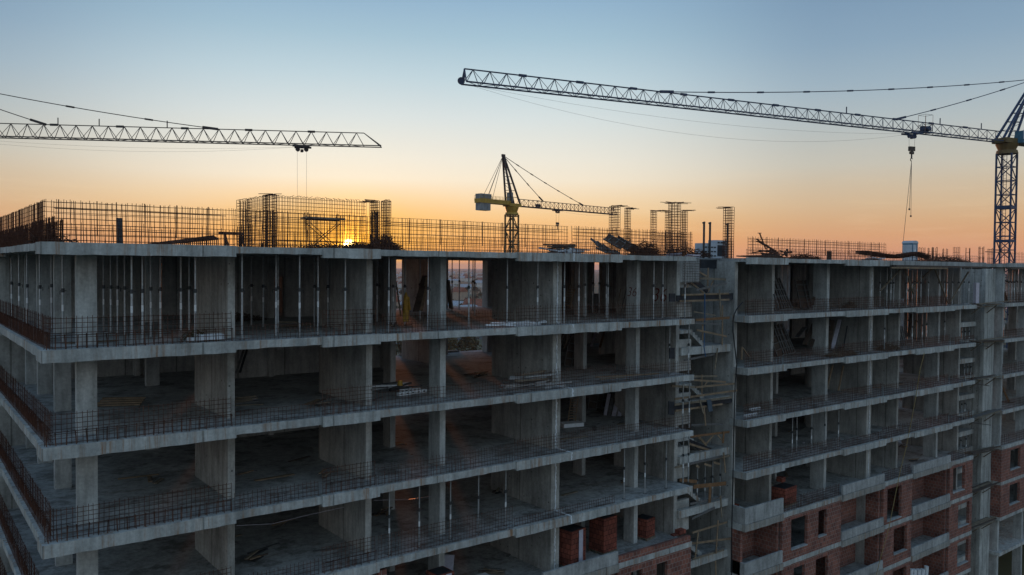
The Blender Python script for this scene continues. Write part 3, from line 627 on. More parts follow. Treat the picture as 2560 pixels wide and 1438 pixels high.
for i, (px, y) in enumerate([(2012,3.2),(2020,3.6)]):
    p = atY(px, 740, y); panel(p.x, y, FZ[1]+.02, .6, 2.2, -.6, -.5, f'{ORD[i]} pale framed panel lying over the dark leaning row', 'pale framed panels on top floor')
def lean_plank(pa, pb, ya, yb, w, label, mat='timber'):
    return stick(atY(*pa, ya), atY(*pb, yb), w, .06, label, mat=mat)
lean_plank((1040,778),(1063,690),5.0,6.4,.3,'dark wide plank leaning against the orange lit wall','plybrown')
lean_plank((1053,776),(1068,694),5.0,6.2,.16,'pale plank leaning beside the dark wide plank','timber')
lean_plank((1128,772),(1119,700),2.6,2.4,.3,'dark board leaning behind the middle column of top floor','plybrown')
lean_plank((1002,790),(990,705),6,7,.06,'thin diagonal timber behind the yellow raincoat','oldtimber')
lean_plank((1873,892),(1855,868),.9,.9,.08,'short diagonal timber of a small A frame','timber'); lean_plank((1854,900),(1855,868),.88,.88,.08,'short upright timber of a small A frame','timber')
lean_plank((1947,775),(1935,735),1.0,1.3,.12,'pale post leaning at the slim column of top floor','frame')
for k, (a, b, y) in enumerate([((2201,727),(2251,673),1.0),((2262,672),(2284,735),.9),((2270,728),(2330,672),1.8),((2337,672),(2369,757),.8),((2374,757),(2421,680),.7),((2066,975),(2082,912),1.6),((2096,977),(2108,915),1.6)]):
    lean_plank(a, b, y, y, .11, ['long diagonal brace nearest the second joint in the propped end','steep diagonal brace second in the propped end','diagonal brace crossing deep in the propped end','long diagonal brace under the cast edge','long diagonal brace nearest the concrete pillar','leaning timber past the slim column, third floor down','second leaning timber of that pair, third floor down'][k], 'oldtimber' if k < 5 else 'timber')
tag(MB().box(50.9,65.3,-.34,-.02,27.30,27.40).build('casting_board', M['plybrown']), 'long brown boards under the fresh roof edge at the far end', 'formwork board', 'loose planks and boards on the floors')
tag(MB().box(50.3,58.5,-.36,-.27,27.18,27.29).build('casting_board', M['timber']), 'pale plank under the fresh roof edge at the far end', 'formwork board', 'loose planks and boards on the floors')
for k, (px0, py0, px1, py1, y, m) in enumerate([(2440,760,2530,752,.2,'oldtimber'),(2445,768,2490,765,.3,'oldtimber'),(2450,850,2520,842,.3,'oldtimber'),(2458,856,2548,852,.25,'oldtimber'),(2437,862,2475,867,.3,'steel'),(2437,944,2472,949,.3,'steel'),(2440,960,2473,965,.3,'steel'),(2430,1057,2476,1063,.3,'steel')]):
    lean_plank((px0,py0),(px1,py1),y,y,.12 if k < 4 else .06, f'{ORD[k]} platform plank at the pillar, counted downward', m)
stick(atY(1490,943,.7), atY(1646,934,.8), .15, .06, 'long pale plank lying along edge of second floor down')
stick(atY(1500,948,.5), atY(1560,943,.5), .12, .05, 'short plank in front of the long plank, second floor down', mat='oldtimber')
for k in range(4):
    a = atY(250+k*9, 962-k*3, 7.5); stick(Vector((a.x-.2, 7.3+.25*k, FZ[2]+.06+.05*k)), Vector((a.x+1.3, 6.6+.28*k, FZ[2]+.06+.04*k)), .16, .06, f'{ORD[k]} timber of the loose pile behind the corner column', group='timber pile behind the corner column')
for k, (pa, pb, ya, yb, w, m, lab) in enumerate([((2072,872),(2083,802),1.9,2.6,.26,'plybrown','dark wide board leaning past the slim column, second floor down'),((2081,872),(2099,800),1.7,2.5,.24,'wrap','brightest long board leaning past the slim column, second floor down'),((2090,872),(2104,802),1.7,2.5,.1,'frame','thin speckled batten leaning beside the brightest board'),((2109,870),(2118,815),1.6,2.2,.08,'steel','thin dark rod leaning in the wide bay, second floor down'),
    ((1993,842),(2012,818),4.5,4.8,.3,'frame','pale framed board behind the leaning panels, second floor down'),((2011,861),(2035,810),2.4,2.8,.28,'plybrown','dark board leaning steeply near column, second floor down'),((2028,866),(2043,823),2.2,2.6,.2,'plybrown','narrow dark board leaning at column, second floor down'),((2271,842),(2279,786),3.0,3.3,.22,'plybrown','dark board leaning in the far dark bay, second floor down'),((2279,842),(2290,800),3.0,3.3,.14,'oldtimber','thin board leaning in the far dark bay, second floor down'),
    ((2031,763),(2043,713),2.2,2.6,.18,'plybrown','dark narrow board leaning at the column, top floor bay of panels'),((1553,780),(1568,713),4.4,4.7,.04,'frame','first thin rod leaning before the sprayed number'),((1560,783),(1570,720),4.2,4.5,.04,'frame','second thin rod leaning before the sprayed number'),((1546,752),(1552,722),4.8,5.0,.04,'oldtimber','short thin rod leaning before the sprayed number'),
    ((1405,858),(1413,835),6.2,6.4,.06,'frame','first rod of the dark leaning bundle by the joint wall'),((1410,870),(1422,838),6.2,6.4,.06,'oldtimber','second rod of the dark leaning bundle by the joint wall'),((1418,866),(1430,838),6.4,6.6,.05,'frame','third rod of the dark leaning bundle by the joint wall'),
    ((1513,1038),(1523,985),6.0,6.6,.2,'wrap','first pale long board leaning, third floor down, beside the ladder'),((1523,1040),(1534,984),5.9,6.5,.2,'frame','second pale long board leaning, third floor down, beside the ladder'),((1533,1045),(1549,975),5.6,6.4,.24,'wrap','third pale long board leaning, third floor down, beside the ladder'),((1547,1047),(1560,970),5.4,6.3,.22,'wrap','fourth pale long board leaning, third floor down, beside the ladder'),
    ((590,933),(610,873),8.5,9.4,.09,'frame','first grey rod leaning in the dark bay after the corner'),((600,931),(618,872),8.5,9.4,.09,'steel','second grey rod leaning in the dark bay after the corner'),((1478,866),(1490,828),9.5,10.2,.14,'wrap','pale board leaning far inside behind the joint wall'),((1500,868),(1512,826),9.5,10.2,.14,'orange','rusty lit board leaning far inside behind the joint wall')]):
    lean_plank(pa, pb, ya, yb, w, lab, m)
def ladder(p, q, label):
    p = Vector(p); q = Vector(q); d = q-p; s = Vector((.19,-.08,0)); t = thing('ladder', p, label, 'ladder')
    for sg in (-1,1): MB().bar(p+s*sg, q+s*sg, .05).build('side_rail', M['timber'], t)
    for k in range(1, 9): MB().bar(p+d*k/9-s, p+d*k/9+s, .035).build('rung', M['timber'], t)
ladder(atY(1429,1053,4.6), atY(1437,992,5.2), 'pale timber ladder leaning in the third floor down')
ladder(atY(1415,770,5.5), atY(1432,712,6.2), 'dark timber ladder leaning near the white joint of top floor')

# ------------------------------------------------------------------ brick pallets, foam, heaps
def pallet(x, y, z, w, d, h, label, rz=0, wrap=False):
    t = thing('brick_pallet', (x,y,z), label, 'pallet of bricks', 'pallets of red brick')
    b = MB()
    for k in range(3): b.box(x-w/2, x+w/2, y-d/2+k*(d-.1)/2, y-d/2+k*(d-.1)/2+.1, z, z+.1)
    for k in range(5): b.box(x-w/2+k*(w-.1)/4, x-w/2+k*(w-.1)/4+.1, y-d/2, y+d/2, z+.101, z+.125)
    b.build('pallet_slat', M['oldtimber'], t)
    c = MB(); n = max(2, int(h/.25)); zz = z+.127
    for k in range(n):
        j = R.uniform(-.015,.015); c.box(x-w/2+.03+j, x+w/2-.03+j, y-d/2+.03+j, y+d/2-.03+j, zz, zz+.246); zz += .25
    c.build('stacked_brick', M['brick2'], t)
    MB().box(x-w/2+.1, x+w/2-.1, y-d/2+.1, y+d/2-.1, zz, zz+.02).build('top_sheet', M['ply'], t)
    if wrap: MB().box(x-.02, x+.28, y-d/2-.012, y-d/2+.006, z+.2, zz-.02).build('wrap_band', M['wrap'], t)
    t.rotation_euler.z = rz
    return t
pallet(22.9,1.35,FZ[5],1.15,1.0,1.9,'tall brick pallet with pale plastic band near the white joint',.15,True)
pallet(25.6,1.9,FZ[5],1.1,1.05,1.75,'tall brick pallet in shade behind the pale banded one',.1)
pallet(28.9,2.1,FZ[5],.9,.9,1.1,'stepped half used brick pallet beside the slim column',.2)
pallet(15.0,.95,FZ[5],.95,.9,1.5,'brick pallet with pale band half hidden by lower frame edge',.05,True)
pallet(40.7,1.3,FZ[5],1.5,1.0,1.15,'low wide brick pallet past the stair gap',.1)
tag(MB().box(40.3,40.7,1.2,1.6,FZ[5]+1.42,FZ[5]+1.7).build('loose_brick_stack', M['brick2']), 'few loose bricks on top of the wide brick pallet', 'bricks')
tag(MB().box(29.9,30.4,.45,.8,FZ[5]+.36,FZ[5]+.6).box(29.5,29.9,.5,.75,FZ[5]+.36,FZ[5]+.44).build('loose_brick_stack', M['brick2']), 'loose red bricks on the parapet end by the stair gap', 'bricks')
b = MB()
for k in range(9): x = 23.4+R.uniform(0,1.4); y = .6+R.uniform(0,.4); zz = FZ[5]+R.choice([.0,.12]); b.box(x,x+.25,y,y+.12,zz+.001,zz+.12)
tag(b.build('loose_brick_stack', M['brick2']), 'scattered red bricks between the two tall pallets', 'bricks')
def foam_block(x0,x1,y0,y1,z0,z1,label,mat='foam',group='white foam slabs'): return tag(MB().box(x0,x1,y0,y1,z0,z1).build('foam_slab', M[mat]), label, 'foam slab', group)
z5 = FZ[5]
foam_block(17.3,18.6,1.9,2.6,z5+.005,z5+.16,'wide white foam slab lying beneath the smaller top slab'); foam_block(17.9,18.5,2.0,2.5,z5+.165,z5+.3,'small white foam slab on top of the foam pair')
foam_block(17.6,18.9,.9,1.5,z5+.005,z5+.15,'single white foam slab nearest the edge, fifth floor down')
for k, (x, y, h) in enumerate([(16.0,2.6,1.3),(16.3,2.7,1.25)]):
    stick((x,y,z5+.02),(x+.55,y+.6,z5+h), .75, .05, f'{ORD[k]} pale board leaning in dark bay, fifth floor down', mat='wrap')
foam_block(4.55,5.0,.65,1.1,FZ[1]+.04,FZ[1]+.16,'small white foam slab at the dark bush, corner bay'); foam_block(4.9,5.75,.7,1.15,FZ[1]+.06,FZ[1]+.24,'large white foam slab in the corner bay of top floor')
def tangle(name, c, rx, ry, rz, n, r, label, cat, mat, L=(.3,.9), curl=True):
    b = MB(); c = Vector(c)
    for k in range(n):
        a = R.uniform(0,6.28); q = math.sqrt(R.random()); x = rx*q*math.cos(a); y = ry*q*math.sin(a); h = rz*(1-q*q*.8)*R.uniform(.1,1)
        p = c+Vector((x,y,h)); d = Vector((R.gauss(0,1),R.gauss(0,1),R.gauss(0,.35))).normalized()*R.uniform(*L)/2
        m = p+Vector((0,0,R.uniform(-.05,.12) if curl else 0)); e0 = p-d; e1 = p+d; e0.z = max(e0.z, c.z+.01); e1.z = max(e1.z, c.z+.01)
        b.wire(e0, m, r); b.wire(m, e1, r)
    return tag(b.build(name, M[mat]), label, cat)
tangle('dry_bush', (4.95,1.2,FZ[1]+.02), .5,.3,.35,90,.012,'dark dry bush of clippings behind the white foam slabs','debris heap','leaf',(.15,.4))
def atp(px, py, y): return atY(px, py, y)
def roofp(px, y, dz=0): p = atY(px, 620, y); return Vector((p.x, y, 27.70+dz))
tangle('rebar_heap', roofp(955,4.5), .95,.6,.55,420,.014,'round dark heap of wire beside the sun','wire heap','rebar',(.3,.8))
tangle('rebar_heap', roofp(893,5.5), .7,.5,.42,220,.014,'low dark heap of wire just past the sun disc','wire heap','rebar',(.3,.8))
tangle('rebar_heap', roofp(820,9), 1.8,.6,.4,300,.014,'long low heap of offcuts under the scaffold tower','wire heap','rebar',(.3,.9))
tangle('rebar_bush_heap', roofp(1612,4.0), .9,.6,.95,360,.012,'bushy heap of tangled rebar beside the tilted panels','wire heap','rust',(.4,1.1))
tangle('rebar_bush_heap', roofp(1718,2.6), 2.0,.5,.65,340,.012,'hedge like row of stirrups behind the T topped cage','wire heap','rebar',(.3,.6))
tangle('rebar_heap', roofp(130,2.2), .7,.4,.28,80,.013,'small heap of offcuts by the corner of the roof','wire heap','rebar',(.3,.7))
tangle('rebar_heap', roofp(2010,3.5), 1.6,.7,.4,240,.014,'low heap of offcuts past the pile of props','wire heap','rust',(.3,.9))
tangle('rebar_heap', roofp(2360,3.5), 3.5,1.5,.55,380,.013,'spread of bent bars at the far roof end','wire heap','rebar',(.4,1.0))
tangle('debris_heap', atY(2135,765,2.6).xy.to_3d()+Vector((0,0,FZ[1])), 1.1,.5,.5,200,.02,'brown debris heap in wide bay of top floor','debris heap','oldtimber',(.2,.7))
tangle('debris_heap', Vector((53.0,1.2,FZ[2])), 1.3,.5,.4,200,.02,'brown debris heap past the second joint, second floor down','debris heap','oldtimber',(.2,.7))
tangle('debris_heap', Vector((46.5,1.0,FZ[2])), 1.8,.4,.3,200,.02,'long debris heap in the wide bay, second floor down','debris heap','oldtimber',(.2,.7))
tangle('debris_heap', Vector((9.6,10.8,FZ[1])), 1.2,.6,.35,160,.02,'dark debris heap at foot of the doorway wall','debris heap','plybrown',(.3,.8))
# heap of pale battens on second floor down, white formwork strips further left
def batten_pile(px0, px1, y, l, n, label, mats=('frame','foam'), spread=.9, L=(1.2,2.6), hz=.75):
    c0 = atY(px0, 950, y); c1 = atY(px1, 950, y); t = thing('batten_pile', ((c0.x+c1.x)/2, y, FZ[l]), label, 'pile of battens'); 
    for k in range(n):
        f = R.random(); x = c0.x+(c1.x-c0.x)*f; z = FZ[l]+.05+hz*R.random()*(1-abs(f-.55)*1.4 if hz > .3 else 1)*.9; a = R.uniform(-.35,.35); LL = R.uniform(*L); yy = y+R.uniform(-spread,spread)*.6
        MB().bar((x-LL/2*math.cos(a), yy-LL/2*math.sin(a)*.8, max(FZ[l]+.04,z+R.uniform(-.1,.1))), (x+LL/2*math.cos(a), yy+LL/2*math.sin(a)*.8, max(FZ[l]+.04,z+R.uniform(-.1,.1))), .11, .07).build('batten', M[R.choice(mats)], t)
    return t
batten_pile(1285,1370,1.6,2,34,'big heap of pale steel battens before the joint wall',('galv','frame','galv','oldtimber'))
batten_pile(950,1010,4.5,2,15,'pile of white speckled strips behind the inner column',('foam','frame','steel'),.7,(.8,1.6),.35)
batten_pile(1240,1340,1.0,1,7,'few white slotted strips lying on top floor',('foam',),.5,(1.4,2.2),.08)
batten_pile(1345,1440,.9,0,8,'white foam strips stacked on the roof edge',('foam',),.5,(.8,1.5),.18)
batten_pile(1640,1740,.8,0,6,'pale strips lying on the roof by the stair gap',('wrap',),.4,(.8,1.4),.1)
batten_pile(1385,1412,3.0,0,14,'stack of dark planks on the roof behind the foam',('plybrown','oldtimber'),.4,(1.2,1.9),.6)
batten_pile(2150,2190,1.0,0,6,'pale strips under the sagging mesh bundle',('foam','frame'),.4,(.8,1.8),.25)
batten_pile(1860,1960,1.5,0,9,'flat brown boards on the roof under the crossed props',('plybrown',),.5,(2.0,3.5),.12)
MB()
def slotted(x, y, z, L, a, label):
    t = thing('slotted_strip', (x,y,z), label, 'foam strip'); d = Vector((math.cos(a), math.sin(a), 0)); n = Vector((-d.y,d.x,0)); p = Vector((x,y,z))
    MB().bar(p-d*L/2, p+d*L/2, .15, .14).build('strip_body', M['foam'], t)
    for k in range(5): q = p+d*(L*(k-2)/5); MB().bar(q-d*.05-n*.08, q+d*.05-n*.08, .02, .05).build('slot', M['cable'], t)
q = atY(1030,964,3.0); slotted(q.x,3.0,FZ[2]+.08,1.6,.15,'white slotted strip lying before the inner column'); q = atY(1025,955,3.6); slotted(q.x,3.6,FZ[2]+.08,1.0,-.1,'plain short white strip behind the slotted strip')
q = atY(1872,1024,1.1); slotted(q.x-.1,.9,FZ[3]+.1,1.2,.05,'white slotted strip past the stair gap, third floor down'); q = atY(1880,1016,1.5); slotted(q.x+.3,1.5,FZ[3]+.25,.9,.0,'white strip behind the slotted one, third floor down')
tag(MB().tube(atY(1000,957,3.2)+Vector((0,0,-.12)), atY(1000,957,3.2)+Vector((0,0,.1)), .13, 12, .10).build('yellow_bucket', M['coat']), 'small yellow bucket beside the white strips', 'bucket')
tag(MB().prism([(25.2,4.6),(26.4,4.3),(26.6,5.0),(25.4,5.3)], FZ[3]+.02, FZ[3]+.22).build('foam_tray', M['foam']), 'white foam tray on third floor down beneath the leaning panels', 'foam tray')
tt = thing('work_table', (35.9,1.7,z5), 'makeshift white topped table with a brick on it past the stair gap', 'table')
MB().prism([(35.4,1.2),(36.6,1.2),(36.75,1.7),(36.3,2.0),(35.5,1.9)], z5+.38, z5+.47).build('table_top', M['foam'], tt); MB().box(35.7,36.3,1.4,1.8,z5+.001,z5+.378).build('base', M['ply'], tt)
tag(MB().box(35.9,36.3,1.4,1.65,z5+.472,z5+.72).build('loose_brick_stack', M['brick2']), 'red bricks standing on the white topped table', 'bricks'); tag(MB().box(38.2,38.55,.8,1.1,z5+.002,z5+.3).build('loose_brick_stack', M['brick2']), 'red bricks on floor at the foot of slim column', 'bricks')
# yellow raincoat hung on a prop
rc = atY(1015,745,4.15); cz = rc.z
b = MB(); n = 14; rings = [(.03,.26),(.06,.18),(.11,.06),(.14,-.15),(.15,-.45),(.17,-.8),(.16,-1.08)]
vs = []
for (r, dz) in rings:
    for k in range(n):
        a = 2*math.pi*k/n; w = r*(1+.18*math.sin(a*4+dz*6)); vs.append((rc.x+w*math.cos(a)*.95, rc.y+w*math.sin(a)*.6, cz+dz))
fs = [(i*n+k, i*n+(k+1)%n, (i+1)*n+(k+1)%n, (i+1)*n+k) for i in range(len(rings)-1) for k in range(n)]
fs.append(tuple(range(n-1,-1,-1)))
b.add(vs, fs)
rt = thing('raincoat', (rc.x,rc.y,cz), 'yellow raincoat hung over a prop in the open bay', 'raincoat'); b.build('coat_body', M['coat'], rt, True)
for sg in (-1,1): MB().tube((rc.x+sg*.10,rc.y-.05,cz+.05),(rc.x+sg*.14,rc.y-.10,cz-.55),.045,8,.055).build('sleeve', M['coat'], rt, True)
# pale cloth near the pillar
pc = atY(2442,735,.6); tag(MB().prism([(pc.x-.25,.55),(pc.x+.2,.5),(pc.x+.28,.75),(pc.x-.2,.8)], pc.z-1.1, pc.z+.9).build('hanging_cloth', M['wrap']), 'pale cloth hung from a prop beside the concrete pillar', 'cloth')
# cables, ropes, hoses
def cable(pts, r, label, mat, name='cable', cat='cable', group=None):
    b = MB()
    for p, q in zip(pts, pts[1:]): b.tube(p, q, r, 6)
    return tag(b.build(name, M[mat]), label, cat, group)
H = [RA(1260,785),RA(1210,840),RA(1170,890),RA(1135,960),RA(1118,1060),RA(1115,1200),(1834,840),(1840,895),(1842,910),(1838,960),(1835,1060),(1833,1160),(1831,1250),(1829,1350),(1829,1438),(1829,1500)]
cable([atY(*p, -.12) for p in H], .035, 'thick black hose hanging down past the stair gap', 'cable', 'hose', 'hose')
cable([atY(*p, -.25) for p in [(2311,882),(2300,925),(2290,990),(2277,1060),(2265,1120),(2250,1180),(2234,1260),(2222,1320),(2200,1400),(2188,1450)]], .022, 'long yellow rope slanting down the far facade', 'rope', 'rope', 'rope')
cable([atY(1762,735,1.0), atY(1762,800,1.0), atY(1760,868,1.0), atY(1764,892,1.0)], .03, 'thin blue pipe hanging in the stair gap', 'bluepl', 'hose', 'hose')
cable([atY(591,1314,2), atY(680,1310,2.2), atY(760,1290,2.4), atY(860,1268,2)], .008, 'thin wire sagging under fourth floor down', 'wrap', 'wire', 'wire')
cable([atY(935,1251,2), atY(1020,1249,3), atY(1085,1240,1.6)], .008, 'thin wire strung between columns under fourth floor down', 'wrap', 'wire', 'wire')
for k in range(5):
    p = atY(2287+k*9.5, 1430, -.02); tag(MB().tube((p.x,.3,FZ[8]+1.0 if False else p.z-1.2),(p.x+R.uniform(-.05,.05),.25,p.z+(.35 if k == 4 else .12)), .16, 10).build('white_drum', M['pipe']), f'{ORD[k]} white pipe end standing on the lowest far balcony', 'pipe', 'white pipes on the far balcony')
# boards, offcuts and sacks left on the bare floors
for l in range(1, 6):
    for (a, b) in THICK+THIN:
        if l == 5 and a in (5.93,): continue
        for kind in range(2):
            if R.random() < .3: continue
            x = R.uniform(a+.5, b-1.2); y = R.uniform(2.2, 7.5); z = FZ[l]+.006; t_ = R.uniform(-.6,.9)
            if kind == 0:
                stick((x,y,z+.02), (x+R.uniform(.8,1.9)*math.cos(t_), y+1.2*math.sin(t_), z+.025), R.uniform(.1,.22), .035, f'loose board lying on bare floor of {FLOOR[l]}, {BAYN[a]}', 'loose_board', 'plank', R.choice(['oldtimber','timber','plybrown','frame']))
            else:
                n_ = R.randint(3,6); bb = thing('offcut_pile', (x,y,z), f'small pile of offcuts on {FLOOR[l]}, {BAYN[a]}', 'pile of offcuts', 'small offcut piles on the floors')
                for q in range(n_):
                    aa = t_+R.uniform(-.5,.5); L_ = R.uniform(.5,1.1); o_ = Vector((R.uniform(-.2,.2), R.uniform(-.2,.2), .03+q*.045)); d_ = Vector((math.cos(aa), math.sin(aa), R.uniform(-.02,.05)))*L_/2
                    MB().bar(Vector((x,y,z))+o_-d_, Vector((x,y,z))+o_+d_, R.uniform(.06,.16), .04).build('offcut', M[R.choice(['oldtimber','timber','plybrown','frame','steel'])], bb)
mesh_thing((31.4,1.1,26.2), 'rebar mesh hung before the pale stair pier under the roof', [('mesh_sheet', lattice((30.75,1.2,26.15),(32.2,1.2,26.15), 1.5, dx=.13, dz=.14, r=.009))], 'rebar meshes standing along the slab edges')
# sundry small litter
for k in range(46):
    l = R.choice([1,2,2,3,3,4,4,5]); x = R.uniform(2,63); y = R.uniform(.9,6.5); s = R.uniform(.06,.22); z = FZ[l]+.004
    if 30.2 < x < 35.5: continue
    o = MB().add([(x,y,z),(x+s*2,y+s*.3,z),(x+s*1.6,y+s,z),(x+s*.2,y+s*.8,z),(x+s*.3,y+.1*s,z+s*.3),(x+s*1.5,y+s*.4,z+s*.22),(x+s*1.3,y+s*.8,z+s*.3),(x+s*.4,y+s*.7,z+s*.2)], [(0,3,2,1),(4,5,6,7),(0,1,5,4),(1,2,6,5),(2,3,7,6),(3,0,4,7)]).build('rubble_scrap', M[R.choice(['oldtimber','frame','wrap','plybrown','frame'])])
    tag(o, 'small scrap of rubble lying on an open floor', 'scrap', 'scraps of rubble on the floors')

# ------------------------------------------------------------------ roof objects
sc = roofp(808,9.5); w2 = .95
st = thing('scaffold_tower', sc, 'small scaffold tower with plank deck in front of the wide rebar cage', 'scaffold')
fr = MB()
cs = [Vector((sc.x+sx*w2*.85+sy*.1, sc.y+sy*.45, 27.70)) for sx in (-1,1) for sy in (-1,1)]
for c in cs: fr.tube(c, c+Vector((0,0,1.85)), .03, 6)
for i, j in ((0,1),(2,3),(0,2),(1,3)): fr.tube(cs[i]+Vector((0,0,1.62)), cs[j]+Vector((0,0,1.62)), .025, 6)
fr.build('frame', M['rebar'], st); 
for i, j in ((0,2),(1,3)):
    br = MB(); br.wire(cs[i]+Vector((0,0,.15)), cs[j]+Vector((0,0,1.45)), .022); br.wire(cs[j]+Vector((0,0,.15)), cs[i]+Vector((0,0,1.45)), .022); br.build('cross_brace', M['rebar'], st)
MB().box(sc.x-1.0,sc.x+1.0,sc.y-.42,sc.y+.42,29.34,29.43).build('deck', M['oldtimber'], st)
sw = roofp(580,7); sh = thing('saw_horse', sw, 'dark saw horse on the roof beside the lift core cages', 'saw horse')
MB().box(sw.x-.55,sw.x+.5,sw.y-.1,sw.y+.1,28.35,28.47).build('top_beam', M['rebar'], sh)
for sx in (-.3,.4):
    for sy in (-.25,.25): MB().bar((sw.x+sx,sw.y,28.36),(sw.x+sx+.1,sw.y+sy,27.70),.07).build('leg', M['rebar'], sh)
p = roofp(299,4.5); tag(MB().box(p.x-.09,p.x+.09,4.4,4.6,27.69,28.75).build('steel_post', M['steel']), 'lone short dark post behind the corner roof mesh', 'post')
a = roofp(345,6.5); b_ = roofp(545,6.5)
o = MB()
for k in range(7): o.add([a+Vector((0,k*.09,.02+k*.01)), b_+Vector((0,k*.09,.40+k*.02)), b_+Vector((0,k*.09+.05,.5+k*.02)), a+Vector((0,k*.09+.05,.06+k*.01))], [(0,1,2,3),(3,2,1,0)])
for k in range(40): f = k/39; q = a.lerp(b_, f); o.bar(q+Vector((0,-.02,.0)), q+Vector((0,.72,.0)), .03, .02); o.bar(q+Vector((0,-.03,.0)), q+Vector((0,-.03,.06+.44*f)), .03)
tag(o.build('rebar_mesh_pack', M['rust']), 'sloping pack of rusty mesh sheets behind the corner roof mesh', 'mesh pack')
# tilted grey formwork panels in a heap
for k, (px, y, dz, rz, ln, rl) in enumerate([(1505,5.5,.5,.3,-1.2,.35),(1515,5.2,.35,.1,-1.3,.1),(1525,5.0,.2,.25,-1.35,-.05),(1558,4.8,.55,.4,-.9,-.7),(1575,4.6,.5,.1,-.95,-.75),(1590,4.4,.35,.2,-1.0,-.8),(1540,4.9,.12,.0,-1.4,.0)]):
    p = roofp(px, y); panel(p.x, y, 27.72+dz, .5, 1.25, rz-.5, ln, f'{ORD[k]} grey panel of the tilted heap on the roof', 'tilted formwork panels heaped on the roof', roll=rl)
fs_ = roofp(1786,6.0); ft = thing('formwork_stack', fs_, 'stack of pale blue grey formwork with three steel posts', 'formwork stack')
MB().box(fs_.x-1.25,fs_.x+.05,5.8,6.6,27.70,28.72).build('low_stack', M['toiletw'], ft); MB().box(fs_.x+.1,fs_.x+1.15,5.9,6.6,27.70,28.95).build('tall_stack', M['toiletw'], ft)
MB().box(fs_.x+.15,fs_.x+.85,5.86,5.898,27.9,28.62).build('dark_opening', M['ply'], ft)
sl_ = MB()
for k in range(3):
    for q in range(4): sl_.box(fs_.x-1.2+q*.3, fs_.x-1.02+q*.3, 5.76, 5.798, 27.86+k*.28, 27.94+k*.28)
for q in range(3): sl_.box(fs_.x+.2+q*.3, fs_.x+.38+q*.3, 5.86, 5.898, 28.74, 28.84)
sl_.build('slot_pattern', M['ply'], ft)
for dx in (-1.45,-.85,.95): 
    pb = MB().tube((fs_.x+dx,5.7,27.7),(fs_.x+dx,5.7,30.0),.07,8); pb.bar((fs_.x+dx-.12,5.7,30.0),(fs_.x+dx+.06,5.7,30.05),.1); pb.build('post', M['steel'], ft)
for k in range(22):
    c = roofp(1935+R.uniform(-35,35), 3.5+R.uniform(-1,1), .12+R.random()*.45); a = R.uniform(-.5,.5); L = R.uniform(.9,1.5); up = R.uniform(-.15,.25)
    d = Vector((math.cos(a), math.sin(a), up)).normalized()*L/2; e = c-d
    if e.z < 27.74: c.z += 27.74-e.z
    if (c+d).z < 27.74: c.z += 27.74-(c+d).z
    o = MB().tube(c-d, c+d, .04, 7); o.bar(c+d-Vector((0,0,.08)), c+d+Vector((0,0,.08)), .1); tag(o.build('lying_prop', M['rebar']), 'steel prop lying in the jumbled pile on the roof', 'prop', 'jumbled pile of steel props on the roof')
for k, (p0, p1) in enumerate([((1899,583),(1914,622)),((1891,598),(1940,628)),((1895,604),(1945,632))]):
    o = MB().tube(atY(*p0, 3.5), atY(*p1, 3.6), .045, 7); q = atY(*p0, 3.5); o.box(q.x-.09,q.x+.09,3.41,3.59,q.z-.02,q.z+.02); tag(o.build('lying_prop', M['rebar']), ['steel prop standing steeply out of the jumbled pile','upper of two props slanting out of the jumbled pile','lower of two props slanting out of the jumbled pile'][k], 'prop', 'jumbled pile of steel props on the roof')
# portable toilet
tx, ty = 77.4, 11.8
pt = thing('portable_toilet', (tx,ty,27.7), 'blue and white portable toilet with rounded roof on the far roof end', 'toilet')
W = .52
MB().box(tx-W,tx+W,ty-W,ty+W,27.70,29.75).build('cabin', M['teal'], pt)
MB().box(tx-W+.06,tx+.12,ty-W-.04,ty-W-.002,27.75,29.62).build('door', M['toiletw'], pt)
MB().box(tx-W-.03,tx-W-.002,ty-W+.05,ty+W-.05,27.75,29.62).build('side_panel', M['toiletw'], pt)
rf = MB(); n = 9; prof = [(-W-.04, 29.755)]+[(-(W+.04)*math.cos(math.pi*k/n), 29.76+.27*math.sin(math.pi*k/n)) for k in range(n+1)]+[(W+.04, 29.755)]
nn = len(prof); rf.add([(tx+x, ty-W-.05, z) for x, z in prof]+[(tx+x, ty+W+.05, z) for x, z in prof], [tuple(range(nn-1,-1,-1)), tuple(range(nn,2*nn))]+[(k,(k+1)%nn,nn+(k+1)%nn,nn+k) for k in range(nn)])
rf.build('roof', M['toiletw'], pt)
MB().box(tx-W+.3,tx-W+.5,ty-W-.05,ty-W-.042,28.9,29.15).build('door_notice', M['white'], pt)
MB().box(tx-.02,tx+.03,ty-W-.07,ty-W-.042,28.6,28.75).build('door_handle', M['steel'], pt)
# sagging mesh bundle
pts = [(2156,630,2.2),(2185,634,2.2),(2215,639,2.2),(2240,641,2.2),(2262,637,2.2),(2290,633,2.2),(2318,643,2.2)]
sg = MB()
for s in range(9):
    P = [atY(x, y+R.uniform(-.6,.6)+s*.9-2.5, yy+s*.12) for x, y, yy in pts]
    for p, q in zip(P, P[1:]): sg.bar(p, q, .14, .05)
    for p, q in zip(P, P[1:]):
        for f in (0,.25,.5,.75): c = p.lerp(q, f); sg.bar(c+Vector((0,-.5,0)), c+Vector((0,.5,0)), .05, .03)
tag(sg.build('sagging_mesh_bundle', M['rust']), 'long sagging bundle of rusty mesh in front of the toilet', 'mesh bundle')
bx = atY(2065,650,.6); 
tag(MB().box(bx.x-.02,bx.x+.5,.5,.55,27.7,28.25).box(bx.x+.05,bx.x+.43,.495,.499,28.05,28.2,0).build('wooden_trestle', M['plybrown']), 'dark wooden frame on the roof at the wide beam', 'trestle')
